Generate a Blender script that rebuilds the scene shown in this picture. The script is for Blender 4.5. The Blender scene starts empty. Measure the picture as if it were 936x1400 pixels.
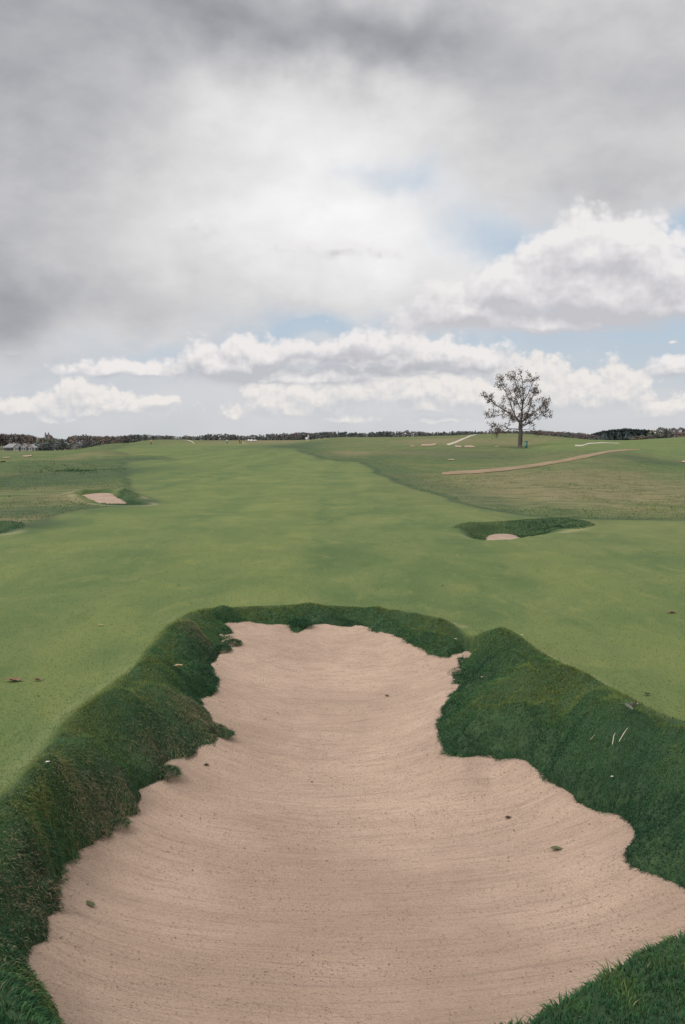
# Golf links on a cloudy autumn day: a long-grass bunker in the foreground, fairway and lone oak behind.
import bpy, math, random
import numpy as np
from mathutils import Vector, Matrix

random.seed(7)
rng = np.random.default_rng(11)
scene = bpy.context.scene
C = scene.collection

# ------------------------------------------------------------------ camera
CAM_H = 2.2
F = 1361.1                 # 35 mm lens, in photograph pixels (1400 px tall frame)
HORIZON = 600.0
PITCH = math.atan((700.0 - HORIZON) / F)
cam_d = bpy.data.cameras.new("camera")
cam = bpy.data.objects.new("camera", cam_d)
C.objects.link(cam)
cam_d.sensor_fit = 'VERTICAL'
cam_d.sensor_height = 36.0
cam_d.lens = 35.0
cam_d.clip_start = 0.05
cam_d.clip_end = 20000.0
cam.location = (0, 0, CAM_H)
cam.rotation_euler = (math.pi / 2 - PITCH, 0, 0)
scene.camera = cam
scene.view_settings.view_transform = 'Standard'
scene.view_settings.look = 'None'
scene.view_settings.exposure = 0.0
scene.view_settings.gamma = 1.0
scene.render.resolution_x = 684
scene.render.resolution_y = 1024

CP, SP = math.cos(PITCH), math.sin(PITCH)
def ray(px, py):
    """direction (x/y, z/y) of a sight line; multiply by the distance y to stand a point on it"""
    a, b = (px - 468.0) / F, (700.0 - py) / F
    y = CP + b * SP
    return a / y, (-SP + b * CP) / y
def at(px, py, y):
    rx, rz = ray(px, py)
    return Vector((rx * y, y, CAM_H + rz * y))
def on_plane(px, py, z=0.0):
    rx, rz = ray(px, py)
    y = (z - CAM_H) / rz
    return (rx * y, y)
# ------------------------------------------------------------------ sky (world): Nishita light + procedural clouds
SUN_EL, SUN_AZ = math.radians(48), math.radians(-128)      # sun high, behind the left shoulder, veiled by cloud

world = bpy.data.worlds.new("World")
scene.world = world
world.use_nodes = True
WT = world.node_tree
WT.nodes.clear()

class S:
    """a float/vector socket with arithmetic"""
    nt = None
    def __init__(self, s): self.s = s
    @staticmethod
    def m(op, *args, clamp=False):
        n = S.nt.nodes.new('ShaderNodeMath'); n.operation = op; n.use_clamp = clamp
        for i, a in enumerate(args):
            if isinstance(a, S): S.nt.links.new(a.s, n.inputs[i])
            else: n.inputs[i].default_value = float(a)
        return S(n.outputs[0])
    def __add__(a, b): return S.m('ADD', a, b)
    __radd__ = __add__
    def __sub__(a, b): return S.m('SUBTRACT', a, b)
    def __rsub__(a, b): return S.m('SUBTRACT', b, a)
    def __mul__(a, b): return S.m('MULTIPLY', a, b)
    __rmul__ = __mul__
    def __truediv__(a, b): return S.m('DIVIDE', a, b)
def smin0(a): return S.m('MAXIMUM', a, 0.0)
def smooth(x, lo, hi, t0=0.0, t1=1.0):
    n = S.nt.nodes.new('ShaderNodeMapRange'); n.interpolation_type = 'SMOOTHSTEP'; n.clamp = True
    S.nt.links.new(x.s, n.inputs[0])
    for i, v in zip((1, 2, 3, 4), (lo, hi, t0, t1)): n.inputs[i].default_value = v
    return S(n.outputs[0])
def combine(x, y, z=0.0):
    n = S.nt.nodes.new('ShaderNodeCombineXYZ')
    for i, a in enumerate((x, y, z)):
        if isinstance(a, S): S.nt.links.new(a.s, n.inputs[i])
        else: n.inputs[i].default_value = a
    return S(n.outputs[0])
def noise(vec, scale, detail=6, rough=0.55, distort=0.0, lac=2.0):
    n = S.nt.nodes.new('ShaderNodeTexNoise'); n.noise_dimensions = '3D'
    S.nt.links.new(vec.s, n.inputs['Vector'])
    n.inputs['Scale'].default_value = scale; n.inputs['Detail'].default_value = detail
    n.inputs['Roughness'].default_value = rough; n.inputs['Lacunarity'].default_value = lac
    n.inputs['Distortion'].default_value = distort
    return S(n.outputs['Fac'])
def voro(vec, scale, smoothness=0.35, detail=0.0, rough=0.5):
    n = S.nt.nodes.new('ShaderNodeTexVoronoi'); n.voronoi_dimensions = '2D'; n.feature = 'F1'
    S.nt.links.new(vec.s, n.inputs['Vector'])
    n.inputs['Scale'].default_value = scale
    n.inputs['Detail'].default_value = detail; n.inputs['Roughness'].default_value = rough
    n.normalize = False
    return S(n.outputs['Distance'])
def mixc(fac, a, b):
    n = S.nt.nodes.new('ShaderNodeMix'); n.data_type = 'RGBA'; n.clamp_factor = True
    if isinstance(fac, S): S.nt.links.new(fac.s, n.inputs[0])
    else: n.inputs[0].default_value = fac
    for k, v in ((6, a), (7, b)):
        if isinstance(v, S): S.nt.links.new(v.s, n.inputs[k])
        else: n.inputs[k].default_value = (*v, 1.0)
    return S(n.outputs[2])
def mulc(a, f):
    """colour times a scalar"""
    n = S.nt.nodes.new('ShaderNodeVectorMath'); n.operation = 'SCALE'
    S.nt.links.new(a.s, n.inputs[0])
    if isinstance(f, S): S.nt.links.new(f.s, n.inputs['Scale'])
    else: n.inputs['Scale'].default_value = f
    return S(n.outputs[0])
def addc(a, b):
    n = S.nt.nodes.new('ShaderNodeVectorMath'); n.operation = 'ADD'
    S.nt.links.new(a.s, n.inputs[0]); S.nt.links.new(b.s, n.inputs[1])
    return S(n.outputs[0])
def srgb(r, g, b):
    f = lambda c: (c / 255 / 12.92) if c <= 10 else ((c / 255 + 0.055) / 1.055) ** 2.4
    return (f(r), f(g), f(b))

def sky_px(px, py):
    """bearing and elevation of a sight line, in thousandths of a radian"""
    rx, rz = ray(px, py)
    n = math.sqrt(1 + rx * rx + rz * rz)
    return math.atan2(rx, 1) * 1000, math.asin(rz / n) * 1000
K = 1000 / F                                # photograph pixels -> thousandths of a radian

S.nt = WT
tc = WT.nodes.new('ShaderNodeTexCoord')
sep = WT.nodes.new('ShaderNodeSeparateXYZ'); WT.links.new(tc.outputs['Generated'], sep.inputs[0])
dx, dy, dz = (S(sep.outputs[i]) for i in range(3))
az = S.m('ARCTAN2', dx, dy) * 1000
el = S.m('ARCSINE', dz) * 1000
P = combine(az, el)

def gauss_sum(U, V, lst):
    tot = None
    for (px, py, rx, ry, a) in lst:
        cx, cy = sky_px(px, py)
        u = (U - cx) / (rx * K); v = (V - cy) / (ry * K)
        g = S.m('EXPONENT', (u * u + v * v) * -1.0) * a
        tot = g if tot is None else tot + g
    return tot

# --- broad soft sheets of cloud overhead
w1 = noise(P, 0.012, 4, 0.5); w2 = noise(combine(az + 531.0, el - 200.0), 0.012, 4, 0.5)
Uw = az + (w1 - 0.5) * 110; Vw = el + (w2 - 0.5) * 90
lum = gauss_sum(Uw, Vw, [
    (-20, 430, 130, 80, -.26), (10, 250, 210, 170, -.16), (90, 60, 260, 140, -.16), (340, 15, 210, 55, -.28),
    (550, 85, 95, 55, -.20), (480, 50, 150, 40, -.10), (800, 130, 240, 110, -.16), (860, 250, 210, 42, -.13), (640, 60, 170, 70, -.06),
    (960, 0, 150, 120, -.08), (-20, 0, 130, 130, -.10), (200, 420, 170, 50, -.10), (420, 410, 120, 40, -.06),
    (450, 150, 140, 70, .12), (450, 290, 210, 100, .16), (560, 320, 120, 70, .06), (260, 180, 110, 90, .02)])
cl = noise(combine(az * 0.7, el * 1.25), 0.014, 9, 0.55, 0.12)
cl2 = noise(combine(az * 0.5 + 90.0, el), 0.055, 6, 0.6, 0.2)
lum = lum * 1.0 + 0.735 + (smooth(cl, .36, .64) - 0.5) * 0.03 + (cl - 0.5) * 0.20 + (cl2 - 0.5) * 0.04
# scalloped lower edges of the dark sheet
tint = smooth(lum, 0.30, 0.75)
veil_col = mulc(mixc(tint, (0.955, 0.972, 1.05), (1.0, 0.988, 0.99)), lum)

# --- openings of pale blue
cover = gauss_sum(Uw, Vw, [(560, 242, 55, 22, .6), (700, 335, 60, 40, .85), (915, 322, 50, 20, 1.3), (420, 447, 85, 22, 1.7), (230, 490, 110, 14, 1.2), (760, 482, 150, 16, 1.3),
                           (640, 300, 60, 30, .4), (500, 225, 60, 18, .25)])
low = smooth(el + (cl - 0.5) * 75 + (w1 - 0.5) * 80 - smooth(az, -345, 40) * 32 - smooth(az, 60, 300) * 70, 28, 100)
alpha = smin0(low * (1.0 - cover * (0.4 + cl * 0.95)))
skyn = WT.nodes.new('ShaderNodeTexSky')
skyn.sky_type = 'NISHITA'; skyn.sun_disc = False
skyn.sun_elevation = SUN_EL; skyn.sun_rotation = SUN_AZ
skyn.air_density = 1.2; skyn.dust_density = 2.2; skyn.ozone_density = 1.6
nish = mulc(S(skyn.outputs[0]), 0.085)
haze = mixc(smooth(el, -10, 130), srgb(213, 216, 219), srgb(186, 204, 222))
blue = mixc(0.85, nish, haze)
col = mixc(alpha, blue, veil_col)

# --- heaped clouds: puffs given by bearing/elevation, edges and relief from cellular noise
def cumulus(name, blobs, puff, edge, soft, lit, shade, gain=1.3, warp=10.0, drop=1.7, opacity=1.0, wisp=.5, lift=.12, hs=.55, base=.55, span=(585, 515), plump=0.0):
    """returns (colour, alpha); blobs = (px, py, rx, ry) in photograph pixels, flattish undersides"""
    g = bpy.data.node_groups.new(name, 'ShaderNodeTree')
    for nm in 'UV': g.interface.new_socket(nm, in_out='INPUT', socket_type='NodeSocketFloat')
    for nm in 'DH': g.interface.new_socket(nm, in_out='OUTPUT', socket_type='NodeSocketFloat')
    S.nt = g
    gi = g.nodes.new('NodeGroupInput'); go = g.nodes.new('NodeGroupOutput')
    U, V = S(gi.outputs[0]), S(gi.outputs[1])
    n = g.nodes.new('ShaderNodeTexNoise'); n.noise_dimensions = '3D'
    g.links.new(combine(U, V, 3.7).s, n.inputs['Vector'])
    n.inputs['Scale'].default_value = .9 / puff; n.inputs['Detail'].default_value = 2
    sp = g.nodes.new('ShaderNodeSeparateColor'); g.links.new(n.outputs['Color'], sp.inputs[0])
    U2 = U + (S(sp.outputs[0]) - 0.5) * warp; V2 = V + (S(sp.outputs[1]) - 0.5) * warp
    d = H = None
    for (px, py, rx, ry) in blobs:
        cx, cy = sky_px(px, py)
        u = (U2 - cx) / (rx * K); v0 = (V2 - cy) / (ry * K)
        v = S.m('MAXIMUM', v0, v0 * -drop)
        b = 1.0 - S.m('SQRT', u * u + v * v)
        w = S.m('EXPONENT', b * 4.0)
        d = w if d is None else d + w
        H = w * v0 if H is None else H + w * v0
    H = H / d
    d = S.m('LOGARITHM', d, math.e) * 0.25
    p1 = combine(U2, V2 * 1.15)
    bil = 1.0 - voro(p1, 1.0 / puff) * 1.25
    bil2 = 1.0 - voro(p1, 2.4 / puff) * 1.25
    fb = noise(combine(U, V, 9.0), 3.0 / puff, 5, 0.62)
    bil3 = 1.0 - voro(p1, 5.3 / puff) * 1.25
    relief = (bil - 0.42) * 0.50 + (bil2 - 0.45) * 0.30 + (bil3 - 0.45) * 0.15 + (fb - 0.5) * wisp
    calm = smooth(H, -.5, .25, .45, 1.0)
    d = d + relief * calm * edge + plump
    g.links.new(d.s, go.inputs[0]); g.links.new(H.s, go.inputs[1])
    S.nt = WT
    def ev(du, dv):
        n = WT.nodes.new('ShaderNodeGroup'); n.node_tree = g
        WT.links.new((az + du).s, n.inputs[0]); WT.links.new((el + dv).s, n.inputs[1])
        return S(n.outputs[0]), S(n.outputs[1])
    d0, h = ev(0.0, 0.0)
    d1, _ = ev(0.10 * puff, 0.30 * puff)
    vb, vt = sky_px(0, span[0])[1], sky_px(0, span[1])[1]
    up = smooth(h, -.5, .7) * .35 + smooth(el, vb, vt) * .65
    light = (d0 - d1) * gain + up * hs - smooth(d0, 0.2, 0.9) * 0.15 + lift
    light = S.m('MULTIPLY', light, 1.0, clamp=True)
    c = mixc(light, shade, lit)
    under = smooth(h, -.6, .25, 1.0 + base * 5, 1.0) * soft
    a = S.m('DIVIDE', d0, under, clamp=True)
    a = a * a * (3.0 - a * 2.0) * opacity
    return c, a

# a milky bank of distant cloud behind the heaps
mist = gauss_sum(Uw, Vw, [(470, 530, 240, 60, 1.0), (100, 535, 200, 55, .85), (800, 560, 240, 36, .8), (640, 490, 120, 40, .4), (640, 565, 320, 40, .8), (330, 490, 60, 30, .3)])
col = mixc(smin0(mist * (0.55 + (cl - 0.5) * 1.6)), col, srgb(213, 213, 216))
layers = []
layers.append(cumulus('low_heaps', [(30, 562, 60, 18), (110, 548, 46, 30), (160, 560, 60, 22), (215, 553, 40, 10), (430, 555, 60, 36), (366, 552, 42, 28), (490, 543, 64, 46), (560, 544, 64, 38), (620, 545, 50, 34),
    (640, 552, 80, 30), (690, 565, 70, 20), (590, 560, 80, 22), (400, 566, 90, 20), (130, 566, 110, 18), (740, 545, 66, 56), (795, 552, 46, 40), (722, 520, 34, 28), (850, 546, 42, 50), (900, 568, 46, 18), (320, 572, 11, 9), (80, 575, 70, 9), (470, 576, 60, 9), (610, 577, 70, 9), (940, 560, 30, 20)],
    puff=22, edge=.80, plump=.10, soft=.42, wisp=.48, span=(588, 522), lit=srgb(238, 233, 229), shade=srgb(204, 206, 210), gain=1.3, warp=12, opacity=.95, base=.9, lift=.12, hs=.6))
layers.append(cumulus('middle_heaps', [(150, 510, 85, 20), (185, 508, 45, 12), (330, 503, 80, 44), (290, 508, 46, 38), (375, 490, 70, 30), (370, 522, 130, 18), (925, 510, 60, 24), (200, 512, 50, 9),
    (470, 482, 66, 26), (530, 480, 60, 32), (500, 496, 140, 16), (600, 492, 100, 32), (650, 500, 56, 24), (560, 510, 140, 16), (440, 520, 90, 16)],
    puff=29, edge=.80, plump=.05, soft=.44, wisp=.46, span=(525, 462), lit=srgb(238, 234, 233), shade=srgb(192, 194, 200), gain=1.3, warp=15, base=.7, lift=.10, hs=.6))
layers.append(cumulus('great_heap', [(800, 352, 86, 62), (785, 326, 50, 36), (850, 348, 76, 50), (905, 372, 54, 50), (735, 408, 140, 48), (640, 428, 90, 38), (595, 436, 60, 28), (690, 400, 66, 34),
    (830, 414, 170, 52), (930, 424, 110, 40), (740, 446, 240, 24), (950, 386, 60, 46), (919, 472, 8, 6)],
    puff=40, edge=.74, soft=.40, wisp=.44, span=(462, 315), lit=srgb(238, 235, 235), shade=srgb(197, 196, 201), gain=1.25, warp=20, base=.7, lift=.16, hs=.62))
layers.append(cumulus('grey_shards', [(465, 484, 105, 14), (420, 488, 50, 10), (520, 488, 60, 12), (600, 507, 120, 11), (20, 484, 34, 8), (760, 455, 170, 8)],
    puff=24, edge=.75, soft=1.0, lit=srgb(200, 200, 205), shade=srgb(170, 171, 179), gain=.7, warp=20, drop=1.3, opacity=.92, span=(505, 468)))
layers.append(cumulus('high_shards', [(480, 348, 80, 18), (525, 350, 30, 13), (390, 340, 80, 10), (465, 216, 40, 9), (275, 318, 44, 22)],
    puff=26, edge=.95, soft=1.1, lit=srgb(236, 234, 234), shade=srgb(184, 182, 186), gain=.9, warp=24, drop=1.4, opacity=.9, lift=.0, hs=.6, span=(366, 318)))
sheets = col
for c, a in layers:
    col = mixc(a, col, c)

# brightness added to unseen sky around the sun and overhead, to light the ground
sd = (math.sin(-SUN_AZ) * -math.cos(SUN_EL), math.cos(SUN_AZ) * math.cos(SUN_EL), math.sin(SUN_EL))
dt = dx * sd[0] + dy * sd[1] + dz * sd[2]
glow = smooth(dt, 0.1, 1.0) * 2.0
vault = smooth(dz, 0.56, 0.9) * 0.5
def background(c):
    n = WT.nodes.new('ShaderNodeBackground'); WT.links.new(c.s, n.inputs[0]); n.inputs[1].default_value = 1.0
    return n
def mix_shader(fac, a, b):
    n = WT.nodes.new('ShaderNodeMixShader'); WT.links.new(fac.s, n.inputs[0])
    WT.links.new(a.outputs[0], n.inputs[1]); WT.links.new(b.outputs[0], n.inputs[2])
    return n
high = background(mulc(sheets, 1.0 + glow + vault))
front = background(col)
heaps_here = S.m('MULTIPLY', S.m('LESS_THAN', el, 345.0), S.m('LESS_THAN', S.m('ABSOLUTE', az), 900.0))
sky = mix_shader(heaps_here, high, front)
below = WT.nodes.new('ShaderNodeBackground'); below.inputs[0].default_value = (0.10, 0.11, 0.08, 1)
sky = mix_shader(S.m('GREATER_THAN', el, -30.0), below, sky)
wo = WT.nodes.new('ShaderNodeOutputWorld'); WT.links.new(sky.outputs[0], wo.inputs[0])
world.cycles.sampling_method = 'MANUAL'; world.cycles.sample_map_resolution = 512

sun_d = bpy.data.lights.new("sun", 'SUN'); sun = bpy.data.objects.new("sun", sun_d); C.objects.link(sun)
sun_d.energy = 1.5; sun_d.angle = math.radians(14); sun_d.color = (1.0, 0.95, 0.88)
sun.rotation_euler = Vector(sd).to_track_quat('Z', 'Y').to_euler()
sun.location = (-20, -20, 40)
# ------------------------------------------------------------------ numpy helpers
_H = rng.random((256, 256)).astype(np.float32)
def vnoise(x, y):
    x = np.asarray(x, np.float64); y = np.asarray(y, np.float64)
    xi = np.floor(x).astype(np.int64); yi = np.floor(y).astype(np.int64)
    fx = x - xi; fy = y - yi
    fx = fx * fx * (3 - 2 * fx); fy = fy * fy * (3 - 2 * fy)
    a = _H[xi & 255, yi & 255]; b = _H[(xi + 1) & 255, yi & 255]
    c = _H[xi & 255, (yi + 1) & 255]; d = _H[(xi + 1) & 255, (yi + 1) & 255]
    return (a * (1 - fx) + b * fx) * (1 - fy) + (c * (1 - fx) + d * fx) * fy
def fbm(x, y, octaves=4, gain=0.5):
    t = 0.0; a = 1.0; s = 0.0
    for k in range(octaves):
        t = t + a * vnoise(x * 2 ** k + 17.3 * k, y * 2 ** k + 5.1 * k); s += a; a *= gain
    return t / s                      # 0..1
def sstep(x, a, b):
    t = np.clip((x - a) / (b - a), 0, 1)
    return t * t * (3 - 2 * t)
def smooth_poly(pts, rounds=2):
    p = np.array(pts, float)
    for _ in range(rounds):
        q = np.roll(p, -1, 0)
        p = np.stack([p * .75 + q * .25, p * .25 + q * .75], 1).reshape(-1, 2)
    return p
def sdf(poly, x, y):
    """signed distance to a closed outline, negative inside"""
    x = np.asarray(x, float); y = np.asarray(y, float)
    best = np.full(x.shape, 1e18); inside = np.zeros(x.shape, bool)
    n = len(poly)
    for i in range(n):
        ax, ay = poly[i]; bx, by = poly[(i + 1) % n]
        ex, ey = bx - ax, by - ay
        L = ex * ex + ey * ey + 1e-12
        t = np.clip(((x - ax) * ex + (y - ay) * ey) / L, 0, 1)
        d = (x - ax - t * ex) ** 2 + (y - ay - t * ey) ** 2
        np.minimum(best, d, out=best)
        if ey != 0:
            inside ^= ((ay > y) != (by > y)) & (x < ex * (y - ay) / ey + ax)
    d = np.sqrt(best)
    return np.where(inside, -d, d)
def gauss2(x, y, cx, cy, r):
    return np.exp(-((x - cx) ** 2 + (y - cy) ** 2) / (r * r))

# ------------------------------------------------------------------ the lie of the land, from sightings: bearing (photo px) -> (distance m, photo py)
SIGHT = {
    -400: [(50, 657), (75, 641), (110, 631), (200, 622), (500, 617), (800, 616), (1200, 609)],
    0: [(52, 656), (72, 641), (110, 631), (150, 625), (200, 621.5), (500, 618), (800, 616.5), (1200, 610)],
    40: [(52, 655), (70, 640), (108, 626), (150, 623), (200, 621), (500, 618), (800, 616.5), (1200, 610)],
    80: [(50, 656), (66, 641), (105, 622.5), (130, 619.5), (160, 620), (230, 621), (500, 618.5), (800, 616), (1200, 610)],
    130: [(62, 643), (85, 628), (120, 614.5), (150, 610.5), (180, 610), (230, 612), (500, 616), (800, 612), (1200, 607)],
    165: [(62, 642), (95, 626), (140, 611), (185, 604.5), (230, 605), (300, 609), (500, 610), (800, 608), (1200, 605)],
    200: [(70, 640.5), (120, 619), (170, 610.5), (215, 609), (280, 609.5), (370, 609), (440, 600.5), (540, 603), (800, 603), (1200, 603)],
    240: [(72, 640), (130, 619), (180, 612), (215, 610), (280, 609.5), (370, 608.5), (440, 600), (540, 603), (800, 603), (1200, 603)],
    300: [(74, 640), (130, 620), (215, 609.5), (280, 609), (380, 608), (470, 602), (800, 602), (1200, 602)],
    395: [(98, 630), (205, 612), (330, 606), (440, 602), (800, 602), (1200, 602)],
    440: [(60, 650), (100, 629), (190, 612), (260, 603), (320, 599), (380, 599.5), (500, 601.5), (1200, 601)],
    468: [(60, 650), (104, 628), (180, 613), (270, 601.5), (330, 597), (420, 599), (550, 601), (1200, 601)],
    540: [(48, 660), (95, 630), (160, 613), (200, 609), (280, 598), (320, 597.5), (420, 600), (1200, 601)],
    620: [(33, 686), (60, 650), (98, 630), (150, 615), (180, 610.5), (240, 600), (285, 595), (320, 595.5), (450, 600), (1200, 601)],
    665: [(60, 646), (95, 630), (150, 616), (180, 611), (225, 600), (270, 592.5), (300, 593), (400, 599), (1200, 601)],
    710: [(30, 702), (62, 643), (95, 630), (150, 617), (186, 612.3), (225, 600), (265, 592), (295, 592.6), (400, 599), (1200, 601)],
    760: [(60, 645), (86, 630), (120, 617), (180, 607), (235, 597), (270, 596.5), (340, 601), (500, 602), (1200, 601)],
    800: [(62, 645), (86, 627), (120, 615), (180, 606.5), (240, 601), (330, 602.5), (500, 602.5), (1200, 601)],
    855: [(60, 651), (84, 633), (104, 617), (160, 609), (240, 602), (320, 602.5), (500, 602.5), (1200, 601)],
    900: [(62, 651), (90, 632), (112, 620), (170, 608), (240, 599), (330, 602), (500, 602), (1200, 601)],
    940: [(62, 651), (90, 632), (112, 620), (180, 606), (240, 596.5), (330, 600), (500, 601), (1200, 601)],
    1300: [(70, 645), (120, 618), (190, 604), (260, 595), (400, 600), (1200, 600)],
}
_ld = np.linspace(math.log(14), math.log(4500), 260)
_cols = sorted(SIGHT)
_pxs = np.arange(-420, 1321, 10.0)
def _slope(px, py, d): return ray(px, py)[1]
_T = []
for _px in _cols:
    q = [(14, CAM_H / -14.0), (24, CAM_H / -24.0)] + [(d, _slope(_px, py, d)) for d, py in SIGHT[_px]] + [(2500, _slope(_px, 601.2, 2500)), (4500, _slope(_px, 600.6, 4500))]
    d_ = [k[0] for k in q]; zz = [CAM_H + k[1] * k[0] for k in q]
    row = np.interp(_ld, np.log(d_), np.array(zz) / np.sqrt(d_))
    row = np.convolve(np.pad(row, 3, 'edge'), np.array([1, 2, 3, 4, 3, 2, 1]) / 16.0, 'valid')
    _T.append(row)
_T = np.array(_T)
_T = np.stack([np.interp(_pxs, _cols, _T[:, k]) for k in range(_T.shape[1])], 1)
_k = np.array([1, 2, 3, 2, 1]) / 9.0
_T = np.stack([np.convolve(np.pad(_T[:, k], 2, 'edge'), _k, 'valid') for k in range(_T.shape[1])], 1)

def broad(x, y):
    """large-scale height"""
    x = np.asarray(x, float); y = np.asarray(y, float)
    shp = np.broadcast(x, y).shape
    x = np.broadcast_to(x, shp).ravel(); y = np.broadcast_to(y, shp).ravel()
    out = np.zeros(x.shape)
    s = np.nonzero(y > 14.2)[0]
    xs, ys = x[s], y[s]
    u = np.clip((468 + F * (xs / ys) * .9973 + 420) / 10.0, 0, len(_pxs) - 1.001)
    v = np.clip((np.log(ys) - _ld[0]) / (_ld[1] - _ld[0]), 0, len(_ld) - 1.001)
    i = u.astype(int); j = v.astype(int); fu = u - i; fv = v - j
    t = (_T[i, j] * (1 - fu) + _T[i + 1, j] * fu) * (1 - fv) + (_T[i, j + 1] * (1 - fu) + _T[i + 1, j + 1] * fu) * fv
    out[s] = t * np.sqrt(ys) * sstep(ys, 15, 26)
    mound = sstep(-x - .17 * y, 0, 5) * sstep(y, 42, 55) * (1 - sstep(y, 105, 140))
    out += mound * (fbm(x * .12 + 8, y * .055, 2) - .5) * 1.1
    out += (fbm(x * .16 + 3, y * .16, 2) - .5) * .10 * sstep(y, 11, 18)
    out += 0.45 * sstep(-y, -3.1, -0.6)                     # the rise the photographer stands on
    return out.reshape(shp)

# ------------------------------------------------------------------ foreground bunker
def prof(y):
    return np.interp(y, [3.6, 4.4, 5.2, 6.0, 7.0, 8.0, 9.0, 10.0, 11.0, 12.0, 12.6, 13.2], [-.52, -.63, -.69, -.71, -.67, -.60, -.50, -.38, -.25, -.13, -.08, -.06])
def flash(y):
    return np.interp(y, [4, 6, 9, 11, 12.4], [.23, .25, .21, .10, .01])
def on_edge(px, py):
    rx, rz = ray(px, py)
    ys = np.linspace(3.6, 13.4, 4000)
    f = CAM_H + rz * ys - (prof(ys) + flash(ys))
    k = np.nonzero(f <= 0)[0]
    y = ys[k[0]] if len(k) else 13.0
    return (rx * y, y)
SAND_PX = [(20, 1362), (34, 1335), (38, 1310), (56, 1290), (76, 1255), (70, 1222), (88, 1183), (122, 1155), (158, 1138), (182, 1106), (200, 1078), (226, 1069), (232, 1047), (268, 1022), (300, 1018),
           (306, 1000), (285, 968), (272, 951), (296, 950), (302, 934), (290, 908), (306, 892), (325, 886), (321, 868), (303, 853), (345, 851), (385, 853), (400, 863), (416, 863), (431, 852), (468, 857), (500, 862), (540, 872),
           (574, 893), (602, 898), (634, 894), (618, 908), (604, 938), (632, 937), (606, 958), (585, 985), (592, 1005), (600, 1022), (624, 1045), (652, 1034), (690, 1037), (722, 1050),
           (770, 1085), (808, 1108), (836, 1110), (856, 1135), (866, 1165), (872, 1195), (900, 1210), (936, 1217)]
SAND = [on_edge(*p) for p in SAND_PX] + [(2.36, 5.6), (2.38, 5.15), (2.1, 4.84), (1.55, 4.52), (1.1, 4.1), (.6, 3.62), (.05, 3.25), (-.5, 3.3), (-1.02, 3.85), (-1.5, 4.55)]
SAND = np.array(SAND)
CREST_PX = [(0, 1090), (60, 1020), (110, 960), (180, 915), (205, 885), (232, 852), (262, 838), (300, 838), (390, 831), (450, 832), (520, 837), (570, 845), (625, 862), (655, 874), (705, 872), (780, 908), (850, 950), (936, 992)]
def crest_pt(px, py):
    k = float(np.interp(px, [225, 300, 630, 700], [0, 1, 1, 0]))        # the back lip lies a little farther out than the flanks
    q = on_plane(px, py + 4 * k, (.10 if px < 450 else .14) * (1 - k))
    return (q[0] * (1 + .25 * k / q[1]), q[1] + .25 * k)
CREST = [crest_pt(*p) for p in CREST_PX] + [(3.2, 6.9), (3.4, 6.0), (3.15, 5.25), (2.4, 4.78), (1.54, 4.34), (1.05, 3.94), (.62, 3.42), (.1, 2.95), (-.5, 2.9), (-1.0, 3.35), (-1.3, 3.62), (-1.9, 4.25), (-2.25, 4.9), (-2.3, 5.5)]
CREST = smooth_poly(CREST, 2)
SAND_S = smooth_poly(SAND, 1)
BUNK = (-3.9, 4.2, 2.6, 14.6)            # x0, x1, y0, y1 of the detailed patch

def ragged(x, y):                         # the turf hangs over the sand in scallops
    return (fbm(x * 5.5, y * 5.5, 3) - .5) * .34
def bunker_fields(x, y):
    dS = sdf(SAND_S, x, y); dC = sdf(CREST, x, y)
    return dS, dC
def sand_height(x, y, dS):
    base = prof(y) + flash(y)
    z = base - flash(y) * (1 - np.exp(np.minimum(dS, 0) / .50))
    z = z + (fbm(x * 1.4, y * 1.4, 2) - .5) * .05
    return z
def turf_height(x, y, z0, dS, dC):
    """bank of the bunker between the crest line and the sand"""
    inC = np.maximum(-dC, 0)
    t = inC / (inC + np.maximum(dS, 0) + 1e-6)
    zs = sand_height(x, y, np.minimum(dS, 0)) - .02
    right = sstep(x, .6, 1.6) * sstep(y, 5.0, 6.2); left = sstep(-x, .8, 1.6) * sstep(y, 5.0, 6.2)
    p = .18 * t + .82 * t ** (2.7 + .6 * right)
    swell = np.exp(-((dC + .10) / .28) ** 2) * sstep(y, 4.6, 6.0) * (.05 + .02 * left + .05 * right * sstep(-y, -9.2, -8.0)) + right * (.14 - .05 * sstep(y, 9.0, 11)) * np.exp(-((dC + .32) / .34) ** 2)
    notch = np.exp(-((x - 1.36) ** 2 / .014 + (y - 10.7) ** 2 / .4)) - .75 * np.exp(-((x - 1.72) ** 2 / .07 + (y - 10.35) ** 2 / .5))                      # crease between the back lip and the right-hand mound
    swell = swell - notch * .17
    hummock = (fbm(x * 1.6 + 5, y * 1.6, 2) - .5) * .34 + (fbm(x * 4.2, y * 4.2, 2) - .5) * .20
    lumps = hummock * np.sin(np.pi * np.clip(t, 0, 1) ** .8) + (fbm(x * 13, y * 13, 2) - .5) * .05 * sstep(t, 0.05, .4)
    z = z0 * (1 - p) + zs * p + swell * (1 - t ** 2) + lumps
    inside = sstep(-dS, -.02, .05)
    return z * (1 - inside) + (zs - .16) * inside

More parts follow.
